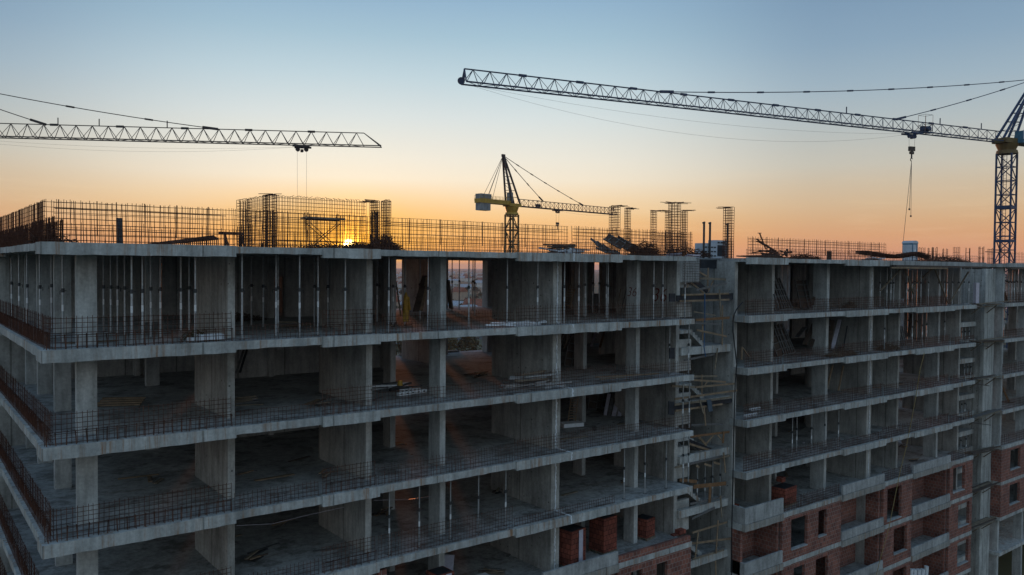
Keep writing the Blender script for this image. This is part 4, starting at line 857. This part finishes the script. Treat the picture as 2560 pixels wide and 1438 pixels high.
stick(roofp(2466,1.0,.95), roofp(2524,1.0,.95), .2, .06, 'level plank tied on starter bars before the blue mast', mat='plybrown')

# ------------------------------------------------------------------ tower cranes
def sag_line(p, q, sag, n=10):
    p = Vector(p); q = Vector(q); return [p.lerp(q, k/n)-Vector((0,0,sag*4*(k/n)*(1-k/n))) for k in range(n+1)]
def crane(c):
    bx, by = c['mast']; hz = math.radians(c['heading']); d = Vector((math.cos(hz), math.sin(hz), 0)); n = Vector((-d.y, d.x, 0)); zj = c['zj']; h = c['h']; w = c['w']; mw = c['mw']
    root = thing('tower_crane', (bx,by,0), c['label'], 'crane', 'tower cranes over the site'); B = Vector((bx,by,0))
    mz = math.radians(c.get('mrot', c['heading'])); a = Vector((math.cos(mz), math.sin(mz), 0))*mw/2; b = Vector((-math.sin(mz), math.cos(mz), 0))*mw/2
    cs = [a+b, a-b, -a-b, -a+b]; zt = zj-c.get('ring',1.6); lg = c.get('leg',.2)
    m = MB()
    for q in cs: m.bar(B+q, B+q+Vector((0,0,zt)), lg, lg, up=tuple(a.normalized()))
    z = 0; k = 0; st = c.get('step', 1.75)
    while z < zt-.3:
        z2 = min(z+st, zt)
        for i in range(4):
            p, q = cs[i], cs[(i+1)%4]
            m.bar(B+p+Vector((0,0,z)), B+q+Vector((0,0,z)), lg*.55)
            if (k+i) % 2: m.bar(B+p+Vector((0,0,z)), B+q+Vector((0,0,z2)), lg*.5)
            else: m.bar(B+q+Vector((0,0,z)), B+p+Vector((0,0,z2)), lg*.5)
        z = z2; k += 1
    m.build('mast_lattice', M[c['mastmat']], root)
    ld = MB()
    for s in (-.2,.2): ld.bar(B+a*.5+n*s, B+a*.5+n*s+Vector((0,0,zt)), .05)
    z = 12
    while z < zt: ld.bar(B+a*.5-n*.2+Vector((0,0,z)), B+a*.5+n*.2+Vector((0,0,z)), .035); z += .4
    ld.build('ladder_lattice', M[c['mastmat']], root)
    cl = MB()
    for zc in c.get('collars', []):
        for i in range(4): cl.bar(B+cs[i]+Vector((0,0,zc)), B+cs[(i+1)%4]+Vector((0,0,zc)), .1, .3)
    if c.get('collars'): cl.build('mast_collar_frame', M[c['mastmat']], root)
    # slewing unit
    s = MB(); r0 = mw*.62
    s.tube(B+Vector((0,0,zt)), B+Vector((0,0,zt+.45)), mw*.72, 16, mw*.66); s.tube(B+Vector((0,0,zt+.45)), B+Vector((0,0,zj-.25)), mw*.55, 16, mw*.75)
    s.build('slewing_unit', M[c['slewmat']], root)
    MB().bar(B-d*mw*.8+Vector((0,0,zj+.1)), B+d*mw*.9+Vector((0,0,zj+.1)), mw*1.1, .6).build('turntable', M[c['slewmat']], root)
    # jib
    L = c['jl']; j0 = c.get('j0', mw*.8); pl = c['panel']; J = MB(); t = c.get('chord',.13); dg = c.get('diag',.06)
    J0 = B+d*j0+Vector((0,0,zj)); J1 = B+d*L+Vector((0,0,zj)); ht = Vector((0,0,h)); te = c.get('taper',0)
    Lt = L-te
    for sgn in (-1,1): J.bar(J0+n*w/2*sgn, J1+n*w/2*sgn, t, t*1.1)
    J.bar(J0+ht, B+d*Lt+Vector((0,0,zj))+ht, t*.9)
    N = int((Lt-j0)/pl)
    for k in range(N):
        xa = j0+(Lt-j0)*k/N; xb = j0+(Lt-j0)*(k+1)/N; xm = (xa+xb)/2
        T = B+d*xm+Vector((0,0,zj))+ht
        for sgn in (-1,1):
            J.bar(B+d*xa+n*w/2*sgn+Vector((0,0,zj)), T, dg); J.bar(T, B+d*xb+n*w/2*sgn+Vector((0,0,zj)), dg)
        e = -1 if k % 2 else 1
        J.bar(B+d*xa+n*w/2*e+Vector((0,0,zj)), B+d*xb-n*w/2*e+Vector((0,0,zj)), dg*.8)
        J.bar(B+d*xa+n*w/2+Vector((0,0,zj)), B+d*xa-n*w/2+Vector((0,0,zj)), dg*.8)
    tip = B+d*Lt+Vector((0,0,zj))+ht
    for sgn in (-1,1): J.bar(tip, J1+n*w/2*sgn, t*.8)
    if te < .5: J.bar(tip, J1+Vector((0,0,0)), t)
    J.build('jib_lattice', M[c['jibmat']], root)
    lug = MB(); x = j0+6.5
    while x < Lt-2:
        q = B+d*x+Vector((0,0,zj))+ht; lug.bar(q-d*.38, q+d*.38, .16, .22); x += c.get('lugstep', 7.5)
    for x in c.get('masts', []): q = B+d*x+Vector((0,0,zj))+ht; lug.bar(q, q+Vector((0,0,.75)), .09)
    lug.build('jib_joint_pattern', M[c['jibmat']], root)
    if c.get('wheel'):
        q = J1+d*.25+Vector((0,0,.15)); MB().tube(q-n*.06, q+n*.06, .33, 14).build('tip_sheave', M[c['jibmat']], root)
    # counter jib
    cl_ = c['cj']; y0 = B+Vector((0,0,zj+c.get('cjz',.1)))
    MB().bar(y0-d*mw*.5, y0-d*cl_, w*1.25, c.get('cjh',.5)).build('counter_jib', M[c['cjmat']], root)
    rl = MB()
    for sgn in (-1,1):
        for zz in (.55,1.05): rl.wire(y0-d*1.5+n*sgn*w*.65+Vector((0,0,zz)), y0-d*cl_+n*sgn*w*.65+Vector((0,0,zz)), .03)
        for k in range(9): q = y0-d*(1.5+(cl_-1.5)*k/8)+n*sgn*w*.65; rl.wire(q, q+Vector((0,0,1.05)), .03)
    rl.build('walkway_rail_frame', M[c['cjmat']], root)
    cw = c['cw']; q = y0-d*(cl_-cw[0]*.5-.2)
    MB().bar(q-d*cw[0]/2+Vector((0,0,.26+cw[2]/2)), q+d*cw[0]/2+Vector((0,0,.26+cw[2]/2)), cw[1], cw[2]).build('counterweight', M['weight'], root)
    MB().bar(q-d*cw[0]/2-Vector((0,0,.26+cw[3]/2)), q+d*cw[0]/2*.9-Vector((0,0,.26+cw[3]/2)), cw[1]*.9, cw[3]).build('counterweight', M['weight'], root)
    # peak
    ap = B+d*c['apd']+Vector((0,0,c['apz'])); A = MB(); wb = c.get('pw', mw*.9)
    feet = [B+d*c['pf']+n*wb/2+Vector((0,0,zj+.3)), B+d*c['pf']-n*wb/2+Vector((0,0,zj+.3)), B+d*c['pb']+n*wb/2+Vector((0,0,zj+.3)), B+d*c['pb']-n*wb/2+Vector((0,0,zj+.3))]
    for i, f in enumerate(feet): A.bar(f, ap+(n*.15 if i % 2 == 0 else -n*.15), c.get('peakw', .18))
    for k in range(1,7):
        f = k/7
        for i, j in ((0,2),(1,3),(0,1),(2,3)): A.bar(feet[i].lerp(ap,f), feet[j].lerp(ap,f), .06)
        A.bar(feet[0].lerp(ap,f), feet[2].lerp(ap,min(1,f+.12)), .05)
    A.bar(ap-d*.35, ap+d*.45, .4, .5)
    A.build('tower_peak_lattice', M[c['peakmat']], root)
    # pendants
    for x in c['pend']:
        e = B+d*x+Vector((0,0,zj))+ht; P = sag_line(ap, e, .012*x, 14); pb = MB()
        for p, q in zip(P, P[1:]): pb.tube(p, q, c.get('pr',.06), 5)
        pb.build('pendant_line', M[c['jibmat']], root)
        lb = MB(); LL = (e-ap).length
        for k in range(1, int(LL/c.get('lug2',8))+1):
            f = k*c.get('lug2',8)/LL
            if f > .97: break
            i = min(13, int(f*14)); q = P[i].lerp(P[i+1], f*14-i); t_ = (P[i+1]-P[i]).normalized(); lb.bar(q-t_*.42, q+t_*.42, .15, .17)
        lb.bar(P[-1]-(P[-1]-P[-2]).normalized()*1.6, P[-1], .22, .25)
        lb.build('pendant_joint_pattern', M[c['jibmat']], root)
    for sgn in (-1,1):
        for f in c.get('bst', (1.0,.72)): MB().tube(ap, y0-d*cl_*f+n*w*.55*sgn+Vector((0,0,.3)), .045, 5).build('back_stay', M[c['jibmat']], root)
    if c.get('winch'):
        q = B+d*c['winch']+Vector((0,0,zj+.12)); wi = MB().bar(q-d*.75, q+d*.75, .7, .12); wi.tube(q-n*.35+Vector((0,0,.42)), q+n*.35+Vector((0,0,.42)), .3, 12); wi.bar(q+d*.55+Vector((0,0,.4)), q+d*.95+Vector((0,0,.4)), .5, .55)
        wi.build('winch', M[c['peakmat']], root)
    if c.get('basket'):
        q = B+d*c['basket']+Vector((0,0,zj)); bk = MB()
        for zz in (.1,.7,1.9):
            for sa, sb in (((-.6,-.5),(.6,-.5)),((.6,-.5),(.6,.5)),((.6,.5),(-.6,.5)),((-.6,.5),(-.6,-.5))): bk.wire(q+d*sa[0]+n*(sa[1]+.9)+Vector((0,0,zz)), q+d*sb[0]+n*(sb[1]+.9)+Vector((0,0,zz)), .022)
        for sa in ((-.6,-.5),(.6,-.5),(.6,.5),(-.6,.5)): bk.wire(q+d*sa[0]+n*(sa[1]+.9), q+d*sa[0]+n*(sa[1]+.9)+Vector((0,0,1.9)), .022)
        bk.build('basket_frame', M['steel'], root)
    if c.get('cabinet'):
        q = B+d*c['cabinet']+Vector((0,0,zj+1.0)); MB().bar(q-Vector((0,0,.1)), q+Vector((0,0,1.7)), 1.0, .9).build('electric_cabinet', M['weight'], root)
    # trolley, ropes, hook
    tx_ = c['trolley']; T = B+d*tx_+Vector((0,0,zj-.22)); tr = MB()
    tr.bar(T-d*.9+n*w*.55, T+d*.9+n*w*.55, .14, .2); tr.bar(T-d*.9-n*w*.55, T+d*.9-n*w*.55, .14, .2); tr.bar(T-d*.7-n*w*.55, T-d*.7+n*w*.55, .14); tr.bar(T+d*.7-n*w*.55, T+d*.7+n*w*.55, .14)
    for sgn in (-1,1): tr.tube(T+d*.45*sgn-n*.1-Vector((0,0,.3)), T+d*.45*sgn+n*.1-Vector((0,0,.3)), .24, 12)
    tr.bar(T-Vector((0,0,.3)), T-Vector((0,0,.6)), .34, .22); tr.build('trolley', M[c['slewmat2']], root)
    hk = T-Vector((0,0,c['drop']))
    for sgn in (-1,1): MB().wire(T+d*.5*sgn-Vector((0,0,.3)), hk+d*.42*sgn, c.get('ropew',.018)).build('hoist_rope', M['steel'], root)
    hb = MB().bar(hk+Vector((0,0,.12))-d*.42, hk+Vector((0,0,.12))+d*.42, .3, .52); hb.prism([(hk.x-.3,hk.y-.15),(hk.x+.3,hk.y-.15),(hk.x+.3,hk.y+.15),(hk.x-.3,hk.y+.15)], hk.z-.5, hk.z-.2)
    hb.build('hook_block', M['plybrown'], root)
    hm = MB().tube(hk-Vector((0,0,.5)), hk-Vector((0,0,.95)), .09, 8)
    for k in range(7):
        a0 = -math.pi*.5+k*.6; a1 = a0+.6; C = hk-Vector((0,0,1.15)); hm.tube(C+d*.17*math.cos(a0)+Vector((0,0,.17*math.sin(a0))), C+d*.17*math.cos(a1)+Vector((0,0,.17*math.sin(a1))), .05, 6)
    hm.build('hook', M['steel'], root)
    for (x2, sg_) in c.get('trope', []):
        P = sag_line(T, B+d*x2+Vector((0,0,zj-.1)), sg_, 16); rb = MB()
        for p, q in zip(P, P[1:]): rb.wire(p, q, c.get('ropew',.018)*.62)
        rb.build('trolley_rope', M['steel'], root)
    return root, B, d, n, T, hk, y0
# left crane: mast outside the frame, dark jib above the corner
lc = CAM
def polar(az, dist): a = math.radians(az); return (CAM.x+dist*math.sin(a), CAM.y+dist*math.cos(a))
la = polar(5.33, 100); lt = polar(28.4, 90.2); dv = Vector((lt[0]-la[0], lt[1]-la[1])); hd = math.degrees(math.atan2(dv.y, dv.x)); dn = dv.normalized()
mastL = (la[0]-dn.x*9.2, la[1]-dn.y*9.2); LL = dv.length+9.2
def jib_x(px, py, mast, dn_):       # where the sight line at px crosses the jib in plan: metres from the mast
    r_ = ray(px, py); m = Matrix(((dn_.x, -r_.x),(dn_.y, -r_.y))); s = m.inverted() @ Vector((CAM.x-mast[0], CAM.y-mast[1])); return s.x
crane(dict(mast=mastL, heading=hd, zj=CAM.z+13.1, h=1.42, w=1.25, mw=1.7, mastmat='dark', slewmat='yellowd', slewmat2='dark', jibmat='dark', cjmat='yellowd', peakmat='dark',
    jl=LL, taper=1.9, panel=1.56, chord=.095, diag=.05, cj=13, cw=(2.2,1.6,2.0,1.6), apd=.3, apz=46.3, pf=.9, pb=-.9, pend=[jib_x(115,312,mastL,dn), jib_x(545,322,mastL,dn)], masts=[jib_x(145,312,mastL,dn),jib_x(248,318,mastL,dn),jib_x(418,322,mastL,dn)],
    trolley=jib_x(755,365,mastL,dn), drop=19, trope=[(2,1.0),(4,.6)], ropew=.014, label='dark crane whose slim jib reaches in above the corner of the block', pr=.045, lugstep=6.6, j0=1.4))
# right crane: dark blue, long jib
ra = polar(68.9, 120.5); rt_ = polar(34.1, 72.5); dv = Vector((rt_[0]-ra[0], rt_[1]-ra[1])); hd = math.degrees(math.atan2(dv.y, dv.x)); dn = dv.normalized()
crr = crane(dict(mast=ra, heading=hd, mrot=hd+14, zj=CAM.z+16.35, h=1.25, w=1.25, mw=1.75, mastmat='blue', slewmat='yellowd', slewmat2='blue', jibmat='bluer', cjmat='yellowd', peakmat='blue', leg=.19, ring=1.5, step=1.75, collars=[35.2, 30.9],
    jl=dv.length, taper=.05, panel=1.62, chord=.115, diag=.05, cj=14, cw=(2.4,1.8,2.2,1.4), apd=jib_x(2587,197,ra,dn), apz=51.9, pf=1.5, pb=-.7, pw=1.0, pend=[jib_x(2240,302,ra,dn), jib_x(1650,234,ra,dn)], wheel=True, lugstep=6.0, lug2=6.5, masts=[jib_x(2350,317,ra,dn),jib_x(2453,330,ra,dn),jib_x(2116,290,ra,dn)],
    winch=jib_x(2318,330,ra,dn), basket=jib_x(2297,315,ra,dn), trolley=jib_x(2280,340,ra,dn), drop=1.9, trope=[(dv.length-.3,2.6),(dv.length-.3,1.2)], ropew=.016, peakw=.22, label='dark blue crane with long jib and lattice mast at the far roof end', pr=.05))
# its cab, white panel with a red chevron
root, B, d, n, T, hk, y0 = crr
q = B-d*1.9+Vector((0,0,CAM.z+16.9)); side = n if (CAM-B).dot(n) > 0 else -n
MB().bar(q+side*1.1-d*1.7, q+side*1.1+d*1.3, 1.1, 1.5).build('operator_cab', M['teal'], root)
pn = q+side*1.70+Vector((0,0,.25)); sg = MB().bar(pn-d*1.7, pn+d*1.3, .08, 1.15); so = sg.build('cab_sign', M['cabwhite'], root)
ch = MB(); f0 = pn+side*.05-d*.2; ch.bar(f0-d*.75-Vector((0,0,.12)), f0+Vector((0,0,.15)), .03, .16); ch.bar(f0+Vector((0,0,.15)), f0+d*.75-Vector((0,0,.12)), .03, .16); ch.build('chevron_mark', M['red'], so)
# chain sling hanging from its hook
cs_ = MB(); 
for (dx, L) in ((-.05,5.6),(.02,6.4),(-.28,9.6)):
    P = sag_line(hk-Vector((0,0,1.3)), hk-Vector((0,0,1.3+L))+d*dx*-4, 0, 12)
    for p, q_ in zip(P, P[1:]): cs_.wire(p, q_, .028)
    cs_.bar(P[-1], P[-1]-Vector((0,0,.2)), .14)
tag(cs_.build('chain_sling', M['steel']), 'three legged chain sling hanging from the blue crane hook', 'sling')
# middle crane: yellow counter jib, far behind the roof
ma = polar(37.55, 170); mt_ = polar(44.8, 197); dv = Vector((mt_[0]-ma[0], mt_[1]-ma[1])); hd = math.degrees(math.atan2(dv.y, dv.x)); dn = dv.normalized()
crane(dict(mast=ma, heading=hd, mrot=hd+12, zj=CAM.z+12.9, h=1.5, w=1.4, mw=2.0, mastmat='yellowd', slewmat='yellow', slewmat2='dark', jibmat='dark', cjmat='yellow', peakmat='dark', leg=.28, ring=1.9, step=2.9,
    jl=dv.length, taper=.6, panel=1.35, chord=.15, diag=.075, cj=9.9, cjz=.45, cjh=.85, cw=(2.9,1.7,1.15,1.65), apd=jib_x(1258,392,ma,dn), apz=CAM.z+23.1, pf=1.6, pb=-.9, pend=[jib_x(1358,503,ma,dn), jib_x(1458,515,ma,dn)], lugstep=100, lug2=4.6, masts=[],
    winch=jib_x(1343,512,ma,dn), cabinet=-.6, trolley=jib_x(1394,525,ma,dn), drop=3.0, trope=[(dv.length,.5)], ropew=.022, peakw=.3, bst=(.82,.66), label='smaller crane with yellow counter jib behind the roof mesh', pr=.07))

# ------------------------------------------------------------------ ground, road, town beyond
def sheet(name, pts, z, mat):
    o = MB().add([(x,y,z) for x, y in pts], [tuple(range(len(pts)))]).build(name, M[mat]); return tag(o, kind='structure')
sheet('ground', [(-9000,-9000),(9000,-9000),(9000,9000),(-9000,9000)], 0, 'ground')
sheet('road', [(-60,190),(420,250),(420,258),(-60,198)], .05, 'asphalt')
sheet('site_yard', [(-30,-40),(110,-40),(110,60),(-30,60)], .02, 'ground')
def house_proto(w, d, h, rh, wall, roof, flat=False):
    t = bpy.data.objects.new('town_house', None); COL.objects.link(t)
    MB().box(-w/2,w/2,-d/2,d/2,0,h).build('wall', M[wall], t)
    rb = MB()
    if flat: rb.box(-w/2-.3,w/2+.3,-d/2-.3,d/2+.3,h+.002,h+.35)
    else: rb.add([(-w/2-.4,-d/2-.4,h),(w/2+.4,-d/2-.4,h),(w/2+.4,d/2+.4,h),(-w/2-.4,d/2+.4,h),(-w/2-.4,0,h+rh),(w/2+.4,0,h+rh)], [(0,1,5,4),(2,3,4,5),(0,4,3),(1,2,5),(0,3,2,1)])
    rb.build('roof', M[roof], t)
    for sx in (-.25,.25): MB().box(sx*w-.5,sx*w+.5,-d/2-.03,-d/2-.002,h*.35,h*.75).build('window', M['glass'], t)
    return t
HP = [house_proto(11,8,5.5,3,'housewall','roof1'), house_proto(9,9,6,3.4,'housewall2','roof1'), house_proto(16,9,5,2.2,'housewall','roof2'), house_proto(26,14,7,0,'housewall','roof2',True), house_proto(10,8,6.2,3.6,'housewall','roof2')]
used = set()
def put_house(x, y, k, rz):
    if k in used: o = copy_tree(HP[k])
    else: o = HP[k]; used.add(k)
    o.location = (x, y, 0); o.rotation_euler.z = rz; s = R.uniform(.85,1.2); o.scale = (s,s,s)
    lab = ['pale gabled town house with terracotta roof far beyond the block','ochre gabled town house with terracotta roof far beyond the block','long pale town house with grey roof far beyond the block','flat roofed pale hall far beyond the block','pale gabled town house with grey roof far beyond the block'][k]
    tag(o, lab, 'house', ['terracotta roofed houses of the far town','ochre houses of the far town','long grey roofed houses of the far town','flat halls of the far town','grey roofed houses of the far town'][k])
for i in range(270):
    dist = 330*math.exp(R.random()*2.4); az = R.uniform(-25, 76) if i >= 180 else (R.uniform(27.5, 41) if i % 6 else R.uniform(60, 74))
    x, y = polar(az, dist)
    put_house(x, y, R.choice([0,0,1,2,4,4,3] if dist > 600 else [0,1,2,4]), R.uniform(0,3.14))
def tree_proto(h, seed):
    r = random.Random(seed); t = bpy.data.objects.new('town_tree', None); COL.objects.link(t); b = MB().tube((0,0,0),(.1,0,h*.45),.22,7,.12)
    for k in range(5): a = k*1.26+r.random(); b.tube((.1,0,h*.35),(math.cos(a)*h*.2,math.sin(a)*h*.2,h*.65),.09,5,.03)
    b.build('trunk', M['bark'], t); c = MB()
    cl = [(r.gauss(0,h*.14),r.gauss(0,h*.14),h*(.55+.3*r.random()),h*r.uniform(.1,.2)) for _ in range(9)]
    for (x,y,z,q) in cl:
        for _ in range(60):
            p = Vector((r.gauss(0,1),r.gauss(0,1),r.gauss(0,.8))).normalized()*q*r.uniform(.5,1.05)+Vector((x,y,z)); u = Vector((r.gauss(0,1),r.gauss(0,1),r.gauss(0,1))).normalized()*h*.035; v = u.orthogonal().normalized()*h*.03
            c.add([p-u,p+v,p+u,p-v],[(0,1,2,3)])
    c.build('crown', M['leaf'], t); return t
TP = [tree_proto(8,1), tree_proto(6,2), tree_proto(10,3)]; tu = set()
for i in range(220):
    dist = 170*math.exp(R.random()*2.6); az = R.uniform(-25, 76) if i >= 160 else (R.uniform(27.5, 41) if i % 4 else R.uniform(58, 76)); x, y = polar(az, dist)
    if abs((x+60)*.125+190-y) < 14: continue
    k = R.randrange(3); o = copy_tree(TP[k]) if k in tu else TP[k]; tu.add(k); o.location = (x,y,0); o.rotation_euler.z = R.uniform(0,6.28)
    tag(o, ['broad brown green tree in the far town','small rounded tree in the far town','tall brown green tree in the far town'][k], 'tree', ['broad trees in the far town','small trees in the far town','tall trees in the far town'][k])
# a car on the road and a twin lamp seen through the second floor down
cp = CAM+ray(1150,869)*(CAM.z/-ray(1150,869).z); car = thing('parked_car', (cp.x,cp.y,.06), 'pale car on the road seen through the open bay', 'car'); cx, cy = cp.x, cp.y
pf = [(-2.1,.45),(-2.15,.9),(-1.5,1.0),(-.9,1.45),(.7,1.45),(1.3,1.0),(2.1,.88),(2.15,.45)]; nn = len(pf)
MB().add([(cx+x,cy-.85,z) for x, z in pf]+[(cx+x,cy+.85,z) for x, z in pf], [tuple(range(nn-1,-1,-1)),tuple(range(nn,2*nn))]+[(k,(k+1)%nn,nn+(k+1)%nn,nn+k) for k in range(nn)]).build('body', M['carpaint'], car)
MB().box(cx-.85,cx+.7,cy-.87,cy-.852,1.03,1.38).build('side_window', M['glass'], car)
for sx in (-1.35,1.35):
    for sy in (-.8,.8): MB().tube((cx+sx,cy+sy-.1,.38),(cx+sx,cy+sy+.1,.38),.32,12).build('wheel', M['cable'], car)
lp = CAM+ray(1178,893)*(CAM.z/-ray(1178,893).z); lt_ = thing('street_lamp', (lp.x,lp.y,0), 'twin armed street lamp by the road beyond the block', 'street lamp'); 
MB().tube((lp.x,lp.y,0),(lp.x,lp.y,9),.09,8).build('pole', M['galv'], lt_)
for sgn in (-1,1):
    ab = MB(); P = [Vector((lp.x+sgn*1.8*math.sin(t*.314)*1.0, lp.y, 9-.6+1.6*(1-math.cos(t*.314)))) for t in range(6)]
    for p, q in zip(P, P[1:]): ab.tube(p, q, .05, 6)
    ab.build('arm', M['galv'], lt_); MB().box(P[-1].x-.1,P[-1].x+sgn*.7+.1,lp.y-.12,lp.y+.12,P[-1].z-.06,P[-1].z+.06).build('lamp_head', M['galv'], lt_)

hz_m = bpy.data.materials.new('evening_haze'); hz_m.use_nodes = True; hn_ = NT(hz_m); pv = hn_.new('ShaderNodeVolumePrincipled'); ho = hn_.new('ShaderNodeOutputMaterial')
pv.inputs['Color'].default_value = (.93,.90,.90,1); pv.inputs['Density'].default_value = .00012; pv.inputs['Anisotropy'].default_value = .3; hn_.link(pv.outputs[0], ho.inputs['Volume'])
tag(MB().box(-9400,9400,-9400,9400,-1,62).build('haze', hz_m), kind='stuff')
# ------------------------------------------------------------------ sun, sky, camera
SUN_AZ, SUN_EL = math.radians(26.19), math.radians(1.47)
sd = Vector((math.sin(SUN_AZ)*math.cos(SUN_EL), math.cos(SUN_AZ)*math.cos(SUN_EL), math.sin(SUN_EL)))
sun = bpy.data.lights.new('sun', 'SUN'); sun.energy = 1.0; sun.angle = math.radians(2.5); sun.color = (1,.32,.12)
so_ = bpy.data.objects.new('sun', sun); COL.objects.link(so_); so_.rotation_euler = (-sd).to_track_quat('-Z','Y').to_euler()
W = bpy.data.worlds.new('World'); S.world = W; W.use_nodes = True; nt = NT(W)
tc = nt.new('ShaderNodeTexCoord'); nm = nt.new('ShaderNodeVectorMath', operation='NORMALIZE'); nt.link(tc.outputs['Generated'], nm.inputs[0])
sp = nt.new('ShaderNodeSeparateXYZ'); nt.link(nm.outputs[0], sp.inputs[0])
def zpos(deg): return .1+math.sin(math.radians(deg))*.9/1.0
zf = nt.new('ShaderNodeMath', operation='MULTIPLY_ADD'); nt.link(sp.outputs[2], zf.inputs[0]); zf.inputs[1].default_value = .9; zf.inputs[2].default_value = .1
def skyramp(stops): return ramp(nt, zf.outputs[0], [(zpos(e), srgb(*c)) for e, c in stops]).outputs[0]
toward = skyramp([(-5,(180,110,80)),(0,(245,164,106)),(1.4,(245,172,102)),(2.5,(246,186,116)),(3.6,(247,205,148)),(4.7,(248,220,178)),(6.1,(246,234,211)),(7.5,(238,234,220)),(10.3,(216,226,226)),(13,(191,213,222)),(15.7,(164,195,212)),(18.2,(145,179,205)),(35,(108,148,188)),(90,(88,124,168))])
side = skyramp([(-5,(140,95,86)),(0,(218,146,118)),(1.2,(220,156,118)),(2.3,(218,164,121)),(3.3,(215,174,133)),(4.3,(212,183,148)),(5.6,(206,189,164)),(6.9,(198,194,181)),(9.5,(178,188,190)),(12,(157,178,192)),(14.5,(138,165,187)),(17,(126,155,181)),(35,(104,140,176)),(90,(88,124,168))])
away = skyramp([(-5,(72,78,86)),(0,(134,148,164)),(4,(180,188,198)),(9,(194,206,216)),(16,(186,209,224)),(28,(164,194,218)),(45,(134,167,199)),(90,(100,138,177))])
hv = nt.new('ShaderNodeVectorMath', operation='MULTIPLY'); nt.link(nm.outputs[0], hv.inputs[0]); hv.inputs[1].default_value = (1,1,0)
hn = nt.new('ShaderNodeVectorMath', operation='NORMALIZE'); nt.link(hv.outputs[0], hn.inputs[0])
dt = nt.new('ShaderNodeVectorMath', operation='DOT_PRODUCT'); nt.link(hn.outputs[0], dt.inputs[0]); dt.inputs[1].default_value = (math.sin(math.radians(31)), math.cos(math.radians(31)), 0)
f1 = nt.new('ShaderNodeMapRange', interpolation_type='SMOOTHSTEP'); nt.link(dt.outputs['Value'], f1.inputs[0]); f1.inputs[1].default_value = math.cos(math.radians(28)); f1.inputs[2].default_value = 1.0
f2 = nt.new('ShaderNodeMapRange', interpolation_type='SMOOTHSTEP'); nt.link(dt.outputs['Value'], f2.inputs[0]); f2.inputs[1].default_value = -.85; f2.inputs[2].default_value = .1
c = mix(nt, f2.outputs[0], away, side); c = mix(nt, f1.outputs[0], c, toward)
ds = nt.new('ShaderNodeVectorMath', operation='DOT_PRODUCT'); nt.link(nm.outputs[0], ds.inputs[0]); ds.inputs[1].default_value = sd
ac = nt.new('ShaderNodeMath', operation='ARCCOSINE'); nt.link(ds.outputs['Value'], ac.inputs[0])
dg = nt.new('ShaderNodeMath', operation='MULTIPLY'); nt.link(ac.outputs[0], dg.inputs[0]); dg.inputs[1].default_value = 180/math.pi/12
lowm = ramp(nt, zf.outputs[0], [(zpos(1.8),(1,1,1)),(zpos(3.6),(.62,.62,.62)),(zpos(6),(0,0,0))])
gf = ramp(nt, dg.outputs[0], [(0,(.97,.97,.97)),(.18,(.86,.86,.86)),(.42,(.5,.5,.5)),(.75,(.16,.16,.16)),(1,(0,0,0))])
gm = nt.new('ShaderNodeMath', operation='MULTIPLY'); nt.link(lowm.outputs[0], gm.inputs[0]); nt.link(gf.outputs[0], gm.inputs[1])
c = mix(nt, gm.outputs[0], c, (1.0,.46,.045,1))
glow = ramp(nt, dg.outputs[0], [(0,(.7,.5,.12)),(.04,(.4,.3,.06)),(.12,(.14,.10,.02)),(.4,(.035,.028,.008)),(.75,(.008,.006,.002)),(1,(0,0,0))])
c = mix(nt, 1, c, glow.outputs[0], 'ADD')
disc = ramp(nt, dg.outputs[0], [(0,(30,20,8)),(.024,(30,18,6)),(.033,(4.5,1.7,.12)),(.08,(1.1,.38,.0)),(.17,(.2,.06,0)),(.28,(0,0,0))])
c = mix(nt, 1, c, disc.outputs[0], 'ADD')
# thin high streaks of cloud
mp = nt.new('ShaderNodeMapping'); mp.inputs['Scale'].default_value = (5,5,60); mp.inputs['Rotation'].default_value = (0,.04,0); nt.link(nm.outputs[0], mp.inputs[0])
cn = noise(nt, mp.outputs[0], 1.3, 6, .6); cm = ramp(nt, cn.outputs['Fac'], [(.52,(0,0,0)),(.78,(1,1,1))])
cz_ = ramp(nt, zf.outputs[0], [(zpos(.5),(0,0,0)),(zpos(2.5),(.16,.16,.16)),(zpos(6),(.10,.10,.10)),(zpos(9),(0,0,0))])
cf = nt.new('ShaderNodeMath', operation='MULTIPLY'); nt.link(cm.outputs[0], cf.inputs[0]); nt.link(cz_.outputs[0], cf.inputs[1])
c = mix(nt, cf.outputs[0], c, (1.0,.80,.52,1))
sky = nt.new('ShaderNodeTexSky', sky_type='NISHITA'); sky.sun_disc = False; sky.sun_elevation = SUN_EL; sky.sun_rotation = SUN_AZ; sky.altitude = 200; sky.dust_density = 1.5
bg = nt.new('ShaderNodeBackground'); nt.link(c, bg.inputs[0]); bg.inputs[1].default_value = 1.0
bg2 = nt.new('ShaderNodeBackground'); nt.link(sky.outputs[0], bg2.inputs[0]); bg2.inputs[1].default_value = .004
ad = nt.new('ShaderNodeAddShader'); nt.link(bg.outputs[0], ad.inputs[0]); nt.link(bg2.outputs[0], ad.inputs[1])
ow = nt.new('ShaderNodeOutputWorld'); nt.link(ad.outputs[0], ow.inputs[0])

cam = bpy.data.cameras.new('camera'); co = bpy.data.objects.new('camera', cam); COL.objects.link(co); S.camera = co
cam.sensor_width = 36; cam.lens = FPX/2560*36; cam.clip_start = .1; cam.clip_end = 20000
co.matrix_world = Matrix(((CR.x,CU.x,-CF.x,CAM.x),(CR.y,CU.y,-CF.y,CAM.y),(CR.z,CU.z,-CF.z,CAM.z),(0,0,0,1)))
S.view_settings.view_transform = 'Standard'; S.view_settings.look = 'None'; S.view_settings.exposure = 0; S.view_settings.gamma = 1
S.cycles.max_bounces = 8; S.cycles.diffuse_bounces = 5; S.cycles.use_denoising = True
